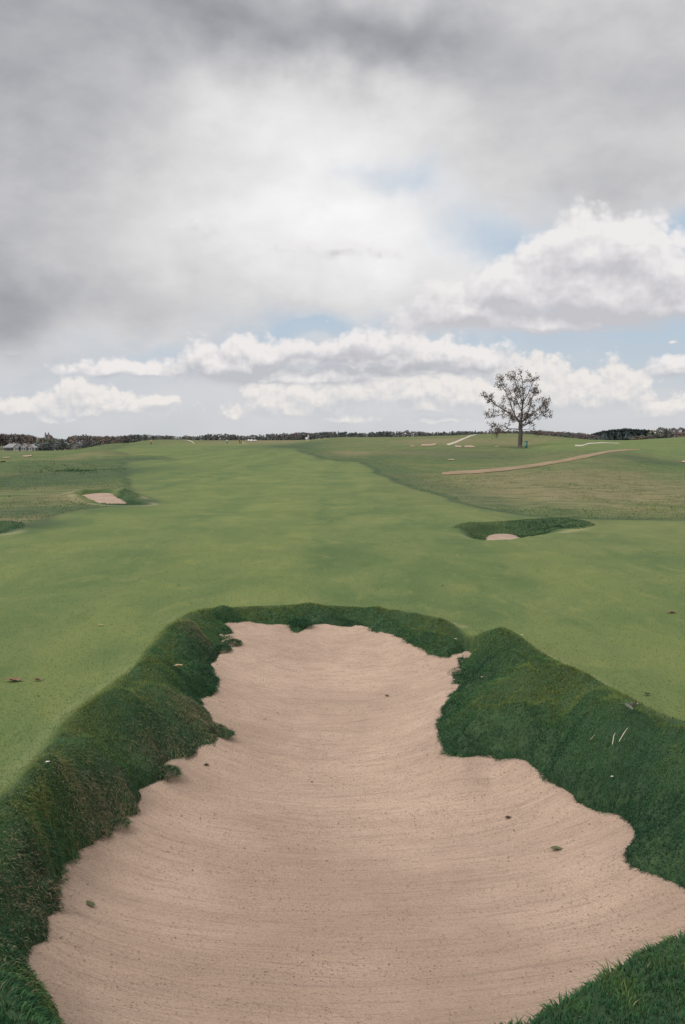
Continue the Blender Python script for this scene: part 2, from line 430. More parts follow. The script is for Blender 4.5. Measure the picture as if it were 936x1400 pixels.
# ------------------------------------------------------------------ smaller bunkers out on the course: (crest outline, sand outline, sand level)
def px_poly(pts, z=0.0): return np.array([on_plane(*p, z) for p in pts])
SMALL = [
    dict(crest=smooth_poly(px_poly([(616, 723.5), (640, 718), (690, 715), (722, 712.5), (765, 712), (815, 717), (792, 721.5), (745, 729), (705, 736), (670, 739), (642, 738)]), 2),
         sand=smooth_poly(px_poly([(662, 743), (665, 734), (670, 730), (688, 728), (704, 730), (709, 733), (710, 741), (690, 748)], -.20), 1), zs=-.20, mound=.09),
    dict(crest=smooth_poly(px_poly([(95, 680), (112, 677), (150, 675), (175, 679), (214, 689), (190, 692), (150, 693), (120, 689)]), 2),
         sand=smooth_poly(px_poly([(106, 680.5), (135, 677.5), (153, 678.3), (154, 681), (163, 685), (176, 690.5), (150, 691), (127, 685.5)], -.04), 1), zs=-.05, mound=.14, lx=-8.4),
    dict(crest=smooth_poly(px_poly([(-110, 729), (-40, 720), (-5, 716), (30, 719), (28, 726), (0, 731), (-50, 737)]), 2),
         sand=smooth_poly(px_poly([(-90, 731), (-40, 727), (-2, 726.5), (2, 729), (-30, 733)], -.12), 1), zs=-.14, mound=.10),
]
for b in SMALL:
    p = np.concatenate([b['crest'], b['sand']]); b['box'] = (p[:, 0].min() - 1.5, p[:, 0].max() + 1.5, p[:, 1].min() - 2, p[:, 1].max() + 2)

def height(x, y):
    x = np.asarray(x, float); y = np.asarray(y, float)
    shp = np.broadcast(x, y).shape
    x = np.broadcast_to(x, shp).ravel(); y = np.broadcast_to(y, shp).ravel()
    z = broad(x, y)
    m = (x > BUNK[0]) & (x < BUNK[1]) & (y > BUNK[2]) & (y < BUNK[3])
    if m.any():
        xs, ys = x[m], y[m]
        dS, dC = bunker_fields(xs, ys)
        w = sstep(-dC, -.45, .02)
        zz = turf_height(xs, ys, z[m], dS + ragged(xs, ys) * .5, dC)
        z[m] = z[m] * (1 - w) + zz * w
    for b in SMALL:
        x0, x1, y0, y1 = b['box']
        m = (x > x0) & (x < x1) & (y > y0) & (y < y1)
        if not m.any(): continue
        xs, ys = x[m], y[m]
        dS = sdf(b['sand'], xs, ys); dC = sdf(b['crest'], xs, ys)
        inC = np.maximum(-dC, 0)
        t = inC / (inC + np.maximum(dS, 0) + 1e-6)
        far = sstep(ys, b['crest'][:, 1].mean() - .8, b['crest'][:, 1].mean() + 1.2)
        p = sstep(t, 0, 1)
        zz = z[m] + p * (b['zs'] - .03) + b['mound'] * (.3 + 1.6 * fbm(xs * .8 + 3, ys * .8, 2)) * far * np.exp(-((dC + .35) / .7) ** 2) * (1 - p) * sstep(-dC, -.8, .1)
        zz += (fbm(xs * 1.7, ys * 1.7, 3) - .5) * .22 * sstep(-dC, 0, .4) * (1 - sstep(t, .7, 1))
        zz += (fbm(xs * 3.3, ys * 3.3, 2) - .5) * .16 * np.exp(-(dS / .35) ** 2)
        zz -= .09 * sstep(-dS, -.02, .10)
        z[m] = zz
    return z.reshape(shp)
def hz(x, y): return float(height(np.array([x]), np.array([y]))[0])
def on_ground(px, py, y0=3.0, y1=900.0):
    """first point of a sight line that meets the land"""
    rx, rz = ray(px, py)
    ys = np.exp(np.linspace(math.log(y0), math.log(y1), 2500))
    g = broad(rx * ys, ys)
    f = CAM_H + rz * ys - g
    k = np.nonzero(f <= 0)[0]
    if not len(k): return None
    k = max(k[0], 1)
    t = f[k - 1] / (f[k - 1] - f[k] + 1e-9)
    y = ys[k - 1] + t * (ys[k] - ys[k - 1])
    return (rx * y, y)
def ground_poly(pts):
    out = []
    for p in pts:
        q = on_ground(*p)
        if q is not None: out.append(q)
    return np.array(out)

# ------------------------------------------------------------------ materials
def mat(name):
    m = bpy.data.materials.new(name); m.use_nodes = True
    return m, m.node_tree, m.node_tree.nodes['Principled BSDF']
class MN:
    """tiny node builder for one material"""
    def __init__(self, name, rough=.9, spec=.15):
        self.m, self.t, self.b = mat(name)
        self.b.inputs['Roughness'].default_value = rough
        self.b.inputs['Specular IOR Level'].default_value = spec
        self.co = self.t.nodes.new('ShaderNodeTexCoord').outputs['Object']
    def link(self, a, b): self.t.links.new(a, b)
    def new(self, k): return self.t.nodes.new(k)
    def map(self, scale, rot=(0, 0, 0), src=None):
        n = self.new('ShaderNodeMapping'); self.link(src or self.co, n.inputs[0])
        n.inputs['Scale'].default_value = scale; n.inputs['Rotation'].default_value = rot
        return n.outputs[0]
    def noise(self, vec, scale, detail=5, rough=.55, dist=0):
        n = self.new('ShaderNodeTexNoise'); self.link(vec, n.inputs['Vector'])
        n.inputs['Scale'].default_value = scale; n.inputs['Detail'].default_value = detail
        n.inputs['Roughness'].default_value = rough; n.inputs['Distortion'].default_value = dist
        return n.outputs['Fac']
    def ramp(self, fac, stops):
        n = self.new('ShaderNodeValToRGB'); self.link(fac, n.inputs[0])
        e = n.color_ramp.elements
        while len(e) < len(stops): e.new(.5)
        for q, (p, c) in zip(e, stops): q.position = p; q.color = (*c, 1) if len(c) == 3 else c
        return n.outputs[0]
    def rng(self, fac, a, b, c=0., d=1.):
        n = self.new('ShaderNodeMapRange'); n.interpolation_type = 'SMOOTHSTEP'; self.link(fac, n.inputs[0])
        for i, v in zip((1, 2, 3, 4), (a, b, c, d)): n.inputs[i].default_value = v
        return n.outputs[0]
    def mix(self, fac, a, b, mode='MIX'):
        n = self.new('ShaderNodeMix'); n.data_type = 'RGBA'; n.blend_type = mode; n.clamp_factor = True
        for k, v in ((0, fac), (6, a), (7, b)):
            if hasattr(v, 'default_value'): self.link(v, n.inputs[k])
            elif k == 0: n.inputs[0].default_value = v
            else: n.inputs[k].default_value = (*v, 1)
        return n.outputs[2]
    def math(self, op, a, b=None):
        n = self.new('ShaderNodeMath'); n.operation = op
        for i, v in enumerate((a, b)):
            if v is None: continue
            if hasattr(v, 'default_value'): self.link(v, n.inputs[i])
            else: n.inputs[i].default_value = v
        return n.outputs[0]
    def attr(self, name):
        n = self.new('ShaderNodeAttribute'); n.attribute_name = name
        return n
    def bump(self, h, strength=.5, dist=.02, prev=None):
        n = self.new('ShaderNodeBump'); self.link(h, n.inputs['Height'])
        n.inputs['Strength'].default_value = strength; n.inputs['Distance'].default_value = dist
        if prev: self.link(prev, n.inputs['Normal'])
        self.link(n.outputs[0], self.b.inputs['Normal'])
        return n.outputs[0]
    def color(self, c):
        if hasattr(c, 'default_value'): self.link(c, self.b.inputs['Base Color'])
        else: self.b.inputs['Base Color'].default_value = (*c, 1)

def mesh_from(name, verts, faces_flat, loop_start, loop_total, material, smooth=True):
    me = bpy.data.meshes.new(name)
    me.vertices.add(len(verts)); me.vertices.foreach_set('co', np.ascontiguousarray(verts, np.float32).ravel())
    me.loops.add(len(faces_flat)); me.loops.foreach_set('vertex_index', np.ascontiguousarray(faces_flat, np.int32))
    me.polygons.add(len(loop_start)); me.polygons.foreach_set('loop_start', np.ascontiguousarray(loop_start, np.int32))
    me.polygons.foreach_set('loop_total', np.ascontiguousarray(loop_total, np.int32))
    if smooth: me.polygons.foreach_set('use_smooth', np.ones(len(loop_start), bool))
    me.update(calc_edges=True)
    me.materials.append(material)
    return me
def grid_mesh(name, X, Y, Z, material, keep=None):
    r, c = X.shape
    v = np.stack([X, Y, Z], -1).reshape(-1, 3)
    i = np.arange(r * c).reshape(r, c)
    q = np.stack([i[:-1, :-1], i[:-1, 1:], i[1:, 1:], i[1:, :-1]], -1).reshape(-1, 4)
    if keep is not None:
        k = keep.reshape(r, c); k = k[:-1, :-1] | k[:-1, 1:] | k[1:, 1:] | k[1:, :-1]
        q = q[k.ravel()]
        used = np.unique(q); remap = np.zeros(len(v), np.int64); remap[used] = np.arange(len(used))
        v = v[used]; q = remap[q]
    n = len(q)
    me = mesh_from(name, v, q.ravel(), np.arange(n) * 4, np.full(n, 4), material)
    return me, v
def add_attr(me, name, data):
    a = me.attributes.new(name, 'FLOAT', 'POINT'); a.data.foreach_set('value', np.ascontiguousarray(data, np.float32).ravel())
def link(name, me, parent=None):
    o = bpy.data.objects.new(name, me); C.objects.link(o)
    if parent: o.parent = parent
    return o
def tag(o, label=None, cat=None, group=None, kind=None):
    if label: o['label'] = label
    if cat: o['category'] = cat
    if group: o['group'] = group
    if kind: o['kind'] = kind
    return o

# ------------------------------------------------------------------ regions of the course
ROUGH_R = ground_poly([(330, 607.5), (395, 612.5), (420, 620), (440, 627), (490, 632.5), (505, 640), (520, 650), (540, 660), (560, 668), (590, 677), (620, 685.5), (660, 695), (700, 702.5), (735, 707.5), (770, 709.5), (850, 711), (936, 712), (1100, 714)])
ROUGH_R = np.concatenate([ROUGH_R, [(120, 40), (420, 330), (420, 900), (60, 900), (-40, 500)]])
ROUGH_L = ground_poly([(-250, 760), (-60, 740), (0, 729.5), (40, 722), (70, 712), (84, 704), (110, 697), (140, 694), (200, 691.5), (216, 687), (185, 676), (182, 662), (178, 645), (172, 632), (200, 628), (236, 627), (225, 623), (180, 622), (150, 616), (172, 606)])
ROUGH_L = np.concatenate([ROUGH_L, [(-60, 330), (-120, 900), (-600, 900), (-300, 60)]])

# ------------------------------------------------------------------ ground sheet
def axis(lo, hi, step, far, growth):
    a = list(np.arange(lo, hi + step * .5, step)); s = step; v = a[-1]
    while v < far: s *= 1 + growth; s = min(s, 60); v += s; a.append(v)
    return a
xr = axis(0, 3.6, .045, 3600, .019)
xs_ = np.array([-v for v in xr[:0:-1]] + xr)
yf = axis(2.4, 14.4, .045, 3800, .017)
yf = [v for v in yf if v < 15] + list(np.arange(15.05, 37, .08)) + axis(37, 37.05, .09, 3800, .017)
yb = [2.4 - (1.13 ** k - 1) * .5 for k in range(1, 45)][::-1]
ys_ = np.array(yb + yf)
GX, GY = np.meshgrid(xs_, ys_)
GZ = height(GX, GY)
gx, gy = GX.ravel(), GY.ravel()

dR = np.full(gx.shape, 50.0); dL = np.full(gx.shape, 50.0)
m = (gy > 15) & (gy < 950) & (np.abs(gx) < 700)
dR[m] = sdf(ROUGH_R, gx[m], gy[m]); dL[m] = sdf(ROUGH_L, gx[m], gy[m])
wob = (fbm(gx * .22, gy * .22, 2) - .5) * (.9 + gy * .012)
dmin = np.minimum(dR, dL) + wob * .5
rough = sstep(-dmin, -.10 - gy * .002, .10 + gy * .002)
rough = np.maximum(rough, sstep(gy, 392, 410))
rough = np.maximum(rough, sstep(np.abs(gx) - gy * .9, 20, 60))
# dark, thicker strip just inside the rough
strip = np.exp(-((-dmin - .9 - gy * .008) / (.9 + gy * .012)) ** 2) * (gy < 220)
dark = strip * np.where(dR < dL, .60, .25)
dark += np.exp(-((-dmin - .10 - gy * .002) / (.10 + gy * .0022)) ** 2) * (gy < 160) * np.where(dR < dL, 1.3, .6)  # thin edge line: step shadow of the taller rough, painted in
# green fairway tongue on the far right, and a swath of longer dark green before it
tongue = np.zeros(gx.shape)
tong = ground_poly([(690, 613), (760, 617), (850, 617), (900, 625), (936, 629), (1200, 632)])
tong = np.concatenate([tong, [(260, 300), (85, 300)]])
tongue[m] = sstep(-sdf(tong, gx[m], gy[m]), -2, 4)
def spots(lst):
    t = np.zeros(gx.shape)
    for px, py, w, h, a in lst:
        q = on_ground(px, py); q2 = on_ground(px, py - h); q3 = on_ground(px, py + h)
        if q is None: continue
        ry = max(abs((q2 or (0, q[1] * 1.2))[1] - q[1]), abs(q[1] - (q3 or q)[1])) + .3
        rx_ = w / F * q[1]
        t += a * np.exp(-((gx - q[0]) / rx_) ** 2 - ((gy - q[1]) / ry) ** 2)
    return t
dark += spots([(900, 632, 55, 7, 1.0), (110, 647, 75, 6, 1.2), (30, 652, 60, 5, .9), (70, 662, 80, 3, .6), (230, 640, 60, 4, .3), (60, 632, 90, 3, .6), (190, 627, 45, 1.6, 1.0), (400, 609, 55, 2.2, 1.0), (45, 718, 45, 6, 1.1), (20, 702, 60, 5, .7), (90, 697, 50, 3, .5), (195, 688, 22, 4, 1.2),
               (711, 613.2, 12, 1.2, 1.2), (650, 625, 120, 5, .6), (520, 624, 40, 4, .4), (850, 640, 60, 6, .25), (560, 616, 40, 2, .3), (640, 618, 90, 3, .5), (60, 690, 30, 8, .35), (10, 688, 30, 5, .6)])  # dark green patches; some paint in mound shading and the oak's ground shadow
tan = rough * .45 * (.50 * sstep(fbm(gx * .09 + 9, gy * .07, 4), .40, .68) + .35 * sstep(fbm(gx * .35, gy * .28, 3), .45, .75))
tan += spots([(90, 676, 70, 9, .65), (15, 712, 30, 5, .9), (760, 660, 200, 22, .50), (470, 620, 30, 4, .8), (880, 655, 90, 16, .45), (700, 625, 100, 6, .3), (800, 680, 120, 10, .3), (700, 603, 90, 6, .5), (400, 602, 120, 3, .9), (250, 601, 60, 3, .8), (590, 604, 60, 4, .7),
              (560, 618, 80, 3, .5), (30, 665, 60, 8, .35), (100, 625, 60, 6, .3), (590, 602, 18, 2, .6)])
tan *= 1 - .85 * tongue
rough = rough * (1 - .9 * tongue)
long_ = np.zeros(gx.shape); dry = np.zeros(gx.shape); worn = np.zeros(gx.shape)
m = (gx > BUNK[0]) & (gx < BUNK[1]) & (gy > BUNK[2]) & (gy < BUNK[3])
dS, dC = bunker_fields(gx[m], gy[m])
long_[m] = np.maximum(sstep(-dC, -.06, .04), sstep(-gy[m], -4.9, -4.4))
worn[m] = (.10 + .80 * sstep(gx[m], 0, 1.2)) * np.exp(-((dC - .11) / .10) ** 2) * sstep(gy[m], 5, 5.6) * sstep(fbm(gx[m] * 1.3 + 4, gy[m] * 1.3, 3), .40, .62)
for b in SMALL:
    x0, x1, y0, y1 = b['box']; m = (gx > x0) & (gx < x1) & (gy > y0) & (gy < y1)
    d = sdf(b['crest'], gx[m], gy[m]); d2 = sdf(b['sand'], gx[m], gy[m])
    long_[m] = np.maximum(long_[m], .85 * sstep(gx[m], b.get('lx', -99) - .5, b.get('lx', -99) + .3) * sstep(-d, -.10 * (gy[m] > b['crest'][:, 1].mean()) , .22))
    tan[m] *= 1 - sstep(-d, -.2, .1)
    worn[m] = np.maximum(worn[m], .4 * np.exp(-((d - .12) / .15) ** 2) * sstep(fbm(gx[m], gy[m], 2), .4, .6))

G = MN('turf', rough=.92, spec=.12)
near = G.noise(G.map((.55, .30, 1)), 1.0, 6, .6, .6)
fine = G.noise(G.map((1, 1, 1)), 38, 4, .65)
mid = G.noise(G.map((2.6, 1.0, 1)), 1.0, 5, .6, .8)
stripe = G.noise(G.map((.42, .012, 1), (0, 0, math.radians(5.5))), 1.0, 2, .5)
cross = G.noise(G.map((.02, .16, 1)), 1.0, 3, .5)
fair = G.mix(G.rng(near, .33, .68), (.057, .088, .030), (.098, .121, .041))
fair = G.mix(G.math('MULTIPLY', G.rng(mid, .50, .74), .36), fair, (.165, .160, .052))
fair = G.mix(G.math('MULTIPLY', G.rng(mid, .47, .25), .38), fair, (.034, .068, .018))
fair = G.mix(G.math('MULTIPLY', G.rng(stripe, .44, .56), .24), fair, (.136, .156, .045))
fair = G.mix(G.math('MULTIPLY', G.rng(cross, .42, .60), .12), fair, (.046, .078, .020))
clump = G.noise(G.map((.8, 1.1, 1)), 1.0, 8, .72, .6)
clump2 = G.noise(G.map((.10, .14, 1)), 1.0, 6, .66, .8)
rgh = G.mix(G.rng(clump, .34, .66), (.030, .058, .018), (.092, .120, .038))
rgh = G.mix(G.math('MULTIPLY', G.rng(clump2, .48, .64), .6), rgh, (.118, .106, .046))
rgh = G.mix(G.math('MULTIPLY', G.rng(clump2, .46, .32), .6), rgh, (.034, .062, .024))
tanc = G.mix(G.rng(clump, .3, .7), (.092, .078, .038), (.175, .142, .078))
c = G.mix(G.attr('rough').outputs['Fac'], fair, rgh)
tanf = G.math('MULTIPLY', G.attr('tan').outputs['Fac'], G.rng(clump, .22, .62, .35, 1.0))
c = G.mix(tanf, c, tanc)
c = G.mix(G.math('MULTIPLY', G.attr('dark').outputs['Fac'], .85), c, G.mix(G.rng(clump, .3, .7), (.020, .042, .020), (.042, .064, .028)))
c = G.mix(G.math('MULTIPLY', G.attr('worn').outputs['Fac'], .85), c, (.31, .265, .155))
c = G.mix(G.attr('long').outputs['Fac'], c, G.mix(G.rng(clump, .3, .7), (.018, .038, .018), (.036, .062, .026)))
c = G.mix(G.math('MULTIPLY', G.rng(fine, .52, .30), .42), c, (.03, .055, .018))
G.color(c)
b1 = G.bump(G.math('ADD', fine, G.math('MULTIPLY', mid, 2.0)), .35, .02)

me, v = grid_mesh('ground', GX, GY, GZ, G.m)
for nm, d in (('rough', rough), ('tan', np.clip(tan, 0, 1)), ('dark', np.clip(dark, 0, 1)), ('long', long_), ('worn', np.clip(worn, 0, 1))): add_attr(me, nm, d)
tag(link('ground', me), kind='structure')

# ------------------------------------------------------------------ sand
def sand_material(name, near_detail=True):
    s = MN(name, rough=.95, spec=.1)
    big = s.noise(s.map((.9, .9, 1)), 1.0, 4, .55)
    col = s.mix(s.rng(big, .3, .7), (.292, .212, .158), (.372, .274, .208))
    if not near_detail: col = s.mix(s.rng(s.noise(s.co, 1.7, 5, .6), .35, .65), (.205, .152, .112), (.265, .196, .150))
    if near_detail:
        sp = s.new('ShaderNodeSeparateXYZ'); s.link(s.co, sp.inputs[0])
        yy = s.math('SUBTRACT', 13.2, sp.outputs[1])
        rad = s.math('SQRT', s.math('ADD', s.math('MULTIPLY', sp.outputs[0], sp.outputs[0]), s.math('MULTIPLY', yy, yy)))
        ang = s.math('ARCTAN2', sp.outputs[0], yy)
        cb = s.new('ShaderNodeCombineXYZ'); s.link(s.math('MULTIPLY', rad, 34.0), cb.inputs[0]); s.link(s.math('MULTIPLY', ang, 14.0), cb.inputs[1])
        rake = s.noise(cb.outputs[0], 1.0, 5, .62, .35)
        cb2 = s.new('ShaderNodeCombineXYZ'); s.link(s.math('MULTIPLY', rad, 6.0), cb2.inputs[0]); s.link(s.math('MULTIPLY', ang, 5.0), cb2.inputs[1])
        rake2 = s.noise(cb2.outputs[0], 1.0, 6, .66, .6)
        grain = s.noise(s.co, 75, 6, .85)
        pit = s.noise(s.co, 42, 4, .75)
        def specks(scale, r, share):
            n = s.new('ShaderNodeTexVoronoi'); n.inputs['Scale'].default_value = scale; s.link(s.co, n.inputs['Vector'])
            sc = s.new('ShaderNodeSeparateColor'); s.link(n.outputs['Color'], sc.inputs[0])
            return s.math('MULTIPLY', s.rng(n.outputs['Distance'], r, r * .5), s.math('LESS_THAN', sc.outputs[0], share))
        sp1 = specks(36, .30, .26); sp2 = specks(74, .42, .45)
        patchy = s.rng(s.noise(s.map((1.6, 2.6, 1)), 1.0, 4, .6), .36, .66, .15, 1.0)
        col = s.mix(s.math('MULTIPLY', s.rng(rake2, .60, .36), .30), col, (.215, .153, .118))
        col = s.mix(s.math('MULTIPLY', s.rng(rake, .50, .34), .40), col, (.20, .142, .110))
        col = s.mix(s.math('MULTIPLY', s.rng(grain, .52, .34), .62), col, (.15, .105, .08))
        col = s.mix(s.math('MULTIPLY', s.rng(grain, .56, .75), .40), col, (.50, .40, .335))
        col = s.mix(s.math('MULTIPLY', s.rng(pit, .44, .30), .5), col, (.13, .090, .068))
        col = s.mix(s.math('MULTIPLY', s.math('MULTIPLY', sp2, patchy), .55), col, (.10, .070, .052))
        col = s.mix(s.math('MULTIPLY', s.math('MULTIPLY', sp1, patchy), .55), col, (.085, .060, .046))
        h = s.math('ADD', s.math('MULTIPLY', rake, .9), s.math('ADD', s.math('MULTIPLY', rake2, 1.6), s.math('ADD', s.math('MULTIPLY', grain, .45), s.math('ADD', s.math('MULTIPLY', pit, .7), s.math('MULTIPLY', sp1, -.4)))))
        s.bump(h, .75, .022)
    s.color(col)
    return s.m
SANDM = sand_material('bunker_sand'); SANDF = sand_material('pale_sand', False)
x0, x1, y0, y1 = SAND_S[:, 0].min() - .2, SAND_S[:, 0].max() + .2, SAND_S[:, 1].min() - .2, SAND_S[:, 1].max() + .2
SX, SY = np.meshgrid(np.arange(x0, x1, .03), np.arange(y0, y1, .03))
sd_ = sdf(SAND_S, SX.ravel(), SY.ravel()).reshape(SX.shape)
SZ = sand_height(SX, SY, sd_)
rr = np.sqrt(SX ** 2 + (13.2 - SY) ** 2)
SZ += (fbm(rr * 5, np.arctan2(SX, 13.2 - SY) * 4, 3) - .5) * .022 + (fbm(SX * 6, SY * 6, 3) - .5) * .012
me, v = grid_mesh('bunker_sand', SX, SY, SZ, SANDM, sd_ < .13)
tag(link('bunker_sand', me), kind='structure')
for b in SMALL:
    p = b['sand']
    SX, SY = np.meshgrid(np.arange(p[:, 0].min() - .3, p[:, 0].max() + .3, .07), np.arange(p[:, 1].min() - .3, p[:, 1].max() + .3, .07))
    d = sdf(p, SX.ravel(), SY.ravel()).reshape(SX.shape)
    SZ = broad(SX, SY) + b['zs'] + .02 * fbm(SX * 2, SY * 2, 2) - .05 * sstep(d, -.05, .13)
    me, v = grid_mesh('bunker_sand', SX, SY, SZ, SANDF, d < .15)
    tag(link('bunker_sand', me), kind='structure')
# ------------------------------------------------------------------ grass
def grass_material():
    g = MN('grass_blade', rough=.75, spec=.18)
    tint = g.attr('tint').outputs['Fac']; dry = g.attr('dry').outputs['Fac']; tip = g.attr('tip').outputs['Fac']
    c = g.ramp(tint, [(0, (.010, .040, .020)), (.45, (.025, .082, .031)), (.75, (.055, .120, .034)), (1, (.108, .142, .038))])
    c = g.mix(dry, c, (.20, .165, .095))
    c = g.mix(g.rng(tip, 0, .7, .60, 0), c, (.012, .020, .011))  # roots darkened in colour, standing in for shade between the blades
    g.color(c)
    tr = g.new('ShaderNodeBsdfTranslucent'); g.link(c, tr.inputs[0])
    mx = g.new('ShaderNodeMixShader'); mx.inputs[0].default_value = .22
    g.link(g.b.outputs[0], mx.inputs[1]); g.link(tr.outputs[0], mx.inputs[2])
    out = [n for n in g.t.nodes if n.type == 'OUTPUT_MATERIAL'][0]
    g.link(mx.outputs[0], out.inputs[0])
    return g.m
GRASS = grass_material()

def blades(name, P, N, D, L, W, bend, tint, dry, root=0.0):
    """one mesh of bent tapered blades; P roots, N growing direction, D droop direction, L lengths, W widths"""
    n = len(P)
    side = np.cross(N, rng.normal(size=(n, 3))); side /= np.linalg.norm(side, axis=1)[:, None] + 1e-9
    k = bend[:, None]
    mid = P + L[:, None] * .52 * (N * (1 - .30 * k) + D * .38 * k)
    tip = P + L[:, None] * (N * (1 - .85 * k) + D * .95 * k)
    w = (W * .5)[:, None]
    V = np.stack([P - side * w, P + side * w, mid + side * w * .8, mid - side * w * .8, tip], 1).reshape(-1, 3)
    base = (np.arange(n) * 5)[:, None]
    f = (base + np.array([0, 1, 2, 3, 3, 2, 4])[None]).ravel()
    ls = (np.arange(n)[:, None] * 7 + np.array([0, 4])[None]).ravel()
    lt = np.tile([4, 3], n)
    me = mesh_from(name, V, f, ls, lt, GRASS, smooth=False)
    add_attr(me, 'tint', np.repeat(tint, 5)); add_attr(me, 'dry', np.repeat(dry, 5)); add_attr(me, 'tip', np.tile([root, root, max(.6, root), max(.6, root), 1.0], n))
    o = link(name, me)
    tag(o, kind='stuff')
    return o

# detailed height raster of the bunker surroundings
HX = np.arange(BUNK[0], BUNK[1], .025); HY = np.arange(1.2, BUNK[3], .025)
_hx, _hy = np.meshgrid(HX, HY)
_hz = height(_hx, _hy)
_ds, _dc = [a.reshape(_hx.shape) for a in bunker_fields(_hx.ravel(), _hy.ravel())]
_gy, _gx = np.gradient(_hz, .025, .025)
def pick(A, x, y):
    u = np.clip((x - HX[0]) / .025, 0, len(HX) - 1.001); v = np.clip((y - HY[0]) / .025, 0, len(HY) - 1.001)
    i = u.astype(int); j = v.astype(int); fu = u - i; fv = v - j
    return (A[j, i] * (1 - fu) + A[j, i + 1] * fu) * (1 - fv) + (A[j + 1, i] * (1 - fu) + A[j + 1, i + 1] * fu) * fv

def in_view(x, y, z, margin=650):
    c = y * CP - (z - CAM_H) * SP
    px = 468 + F * x / np.maximum(c, .1); py = 700 - F * ((z - CAM_H) * CP + y * SP) / np.maximum(c, .1)
    return (c > -1) & (px > -margin) & (px < 936 + margin) & (py < 1400 + margin)

def spot_field(x, y, lst):
    t = np.zeros(len(x))
    for px, py, z, r, a in lst:
        q = on_plane(px, py, z); t += a * gauss2(x, y, q[0], q[1], r)
    return t

# long grass on the banks
ND = 2600000
x = rng.uniform(-3.4, 3.7, ND); y = rng.uniform(1.4, 13.6, ND)
ds = pick(_ds, x, y) + ragged(x, y) * .5; dc = pick(_dc, x, y)
z = pick(_hz, x, y)
edge_out = .11 + .16 * (vnoise(x * 3, y * 3) - .5)
keep = (rng.random(ND) < .42 * np.sqrt(1 + pick(_gx, x, y) ** 2 + pick(_gy, x, y) ** 2) * np.where(y < 4.9, .75, 1.0)) & (ds > -.015) & ((dc < edge_out) | (y < 4.75)) & in_view(x, y, z)
x, y, z, ds, dc = (a[keep] for a in (x, y, z, ds, dc))
n = len(x)
sx, sy = pick(_gx, x, y), pick(_gy, x, y)
sl = np.sqrt(sx * sx + sy * sy) + 1e-6
down = np.stack([-sx / sl, -sy / sl, -np.minimum(sl, 2.2)], 1); down /= np.linalg.norm(down, axis=1)[:, None]
nrm = np.stack([-sx, -sy, np.ones(n)], 1); nrm /= np.linalg.norm(nrm, axis=1)[:, None]
steep = np.clip(sl / 1.0, 0, 1)
cx = vnoise(x * 3.1 + 7, y * 3.1) - .5; cy = vnoise(x * 3.1, y * 3.1 + 19) - .5
cx2 = vnoise(x * 11 + 7, y * 11) - .5; cy2 = vnoise(x * 11, y * 11 + 19) - .5
flow = np.stack([cx * 1.5 + cx2 * 1.0, cy * 1.5 + cy2 * 1.0, np.zeros(n)], 1)
D = down * (.35 + .65 * steep)[:, None] + flow * .55 + rng.normal(size=(n, 3)) * .34
D /= np.linalg.norm(D, axis=1)[:, None]
N = nrm + np.array([0, 0, .5]) + rng.normal(size=(n, 3)) * .30 + D * .15
N /= np.linalg.norm(N, axis=1)[:, None]
tuft = fbm(x * 9, y * 9, 2)
rim = np.exp(-(np.maximum(ds, 0) / .07) ** 2)
L = (.022 + .030 * tuft + .028 * rim * sstep(vnoise(x * 7 + 3, y * 7), .25, .8)) * rng.uniform(.6, 1.25, n)
L *= 1 - .72 * sstep(dc, -.10, .10) * (y > 4.9)
L *= .85 + .75 * (vnoise(x * 2.3, y * 2.3) ** 2)
L *= 1 + .2 * sstep(-y, -5.2, -4.2)
bend = np.clip(.40 + .30 * steep + .45 * rim + rng.normal(size=n) * .16, .1, 1)
W = rng.uniform(.0026, .0048, n) * (1 + .3 * sstep(-y, -5.2, -4.2))
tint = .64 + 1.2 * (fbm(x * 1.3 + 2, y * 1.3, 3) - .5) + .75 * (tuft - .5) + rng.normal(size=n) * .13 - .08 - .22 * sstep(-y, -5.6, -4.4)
yel = spot_field(x, y, [(690, 985, -.2, .30, .30), (740, 990, -.2, .25, .40), (905, 1108, -.35, .20, .55), (868, 1090, -.35, .12, .4), (640, 985, -.3, .25, .2), (240, 940, -.25, .18, .35), (262, 885, -.1, .25, .12), (320, 880, -.1, .12, .3)])
tint += yel * .55 + .20 * sstep(dc, -.30, 0) * (vnoise(x * 2, y * 2) > .4) * (y > 6)
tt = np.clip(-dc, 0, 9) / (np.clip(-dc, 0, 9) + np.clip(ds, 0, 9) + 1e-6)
tint += (.30 - .62 * sstep(tt, .20, .95)) * (y > 5) + .35 * sstep(dc, -.05, .12) * (y > 5)  # bank shading painted in: blades lighter near the crest, darker toward the sand
dryf = spot_field(x, y, [(175, 1065, -.15, .22, .75), (120, 1075, -.1, .25, .4), (270, 985, -.2, .30, .45), (285, 990, -.3, .16, .5), (250, 960, -.1, .22, .35), (232, 1010, -.2, .25, .45), (290, 1005, -.4, .15, .5), (268, 872, 0, .18, .75),
     (60, 1180, -.2, .35, .35), (30, 1220, -.2, .30, .25), (150, 1110, -.3, .22, .45), (200, 1040, -.3, .2, .35), (20, 1345, -.2, .25, .3), (180, 1100, -.4, .15, .35), (620, 850, 0, .2, .25), (430, 838, 0, .15, .15)])
dry = ((rng.random(n) < np.clip(dryf * 1.2 * (.5 + tuft), 0, .9) + .008 + .02 * (x < -.5) * (y > 5)) * rng.uniform(.45, 1, n))
tint = np.clip(tint, 0, 1)
P = np.stack([x, y, z - .006], 1)
print('bank blades', n)
blades('long_grass', P, N, D, L, W, bend, tint, dry)

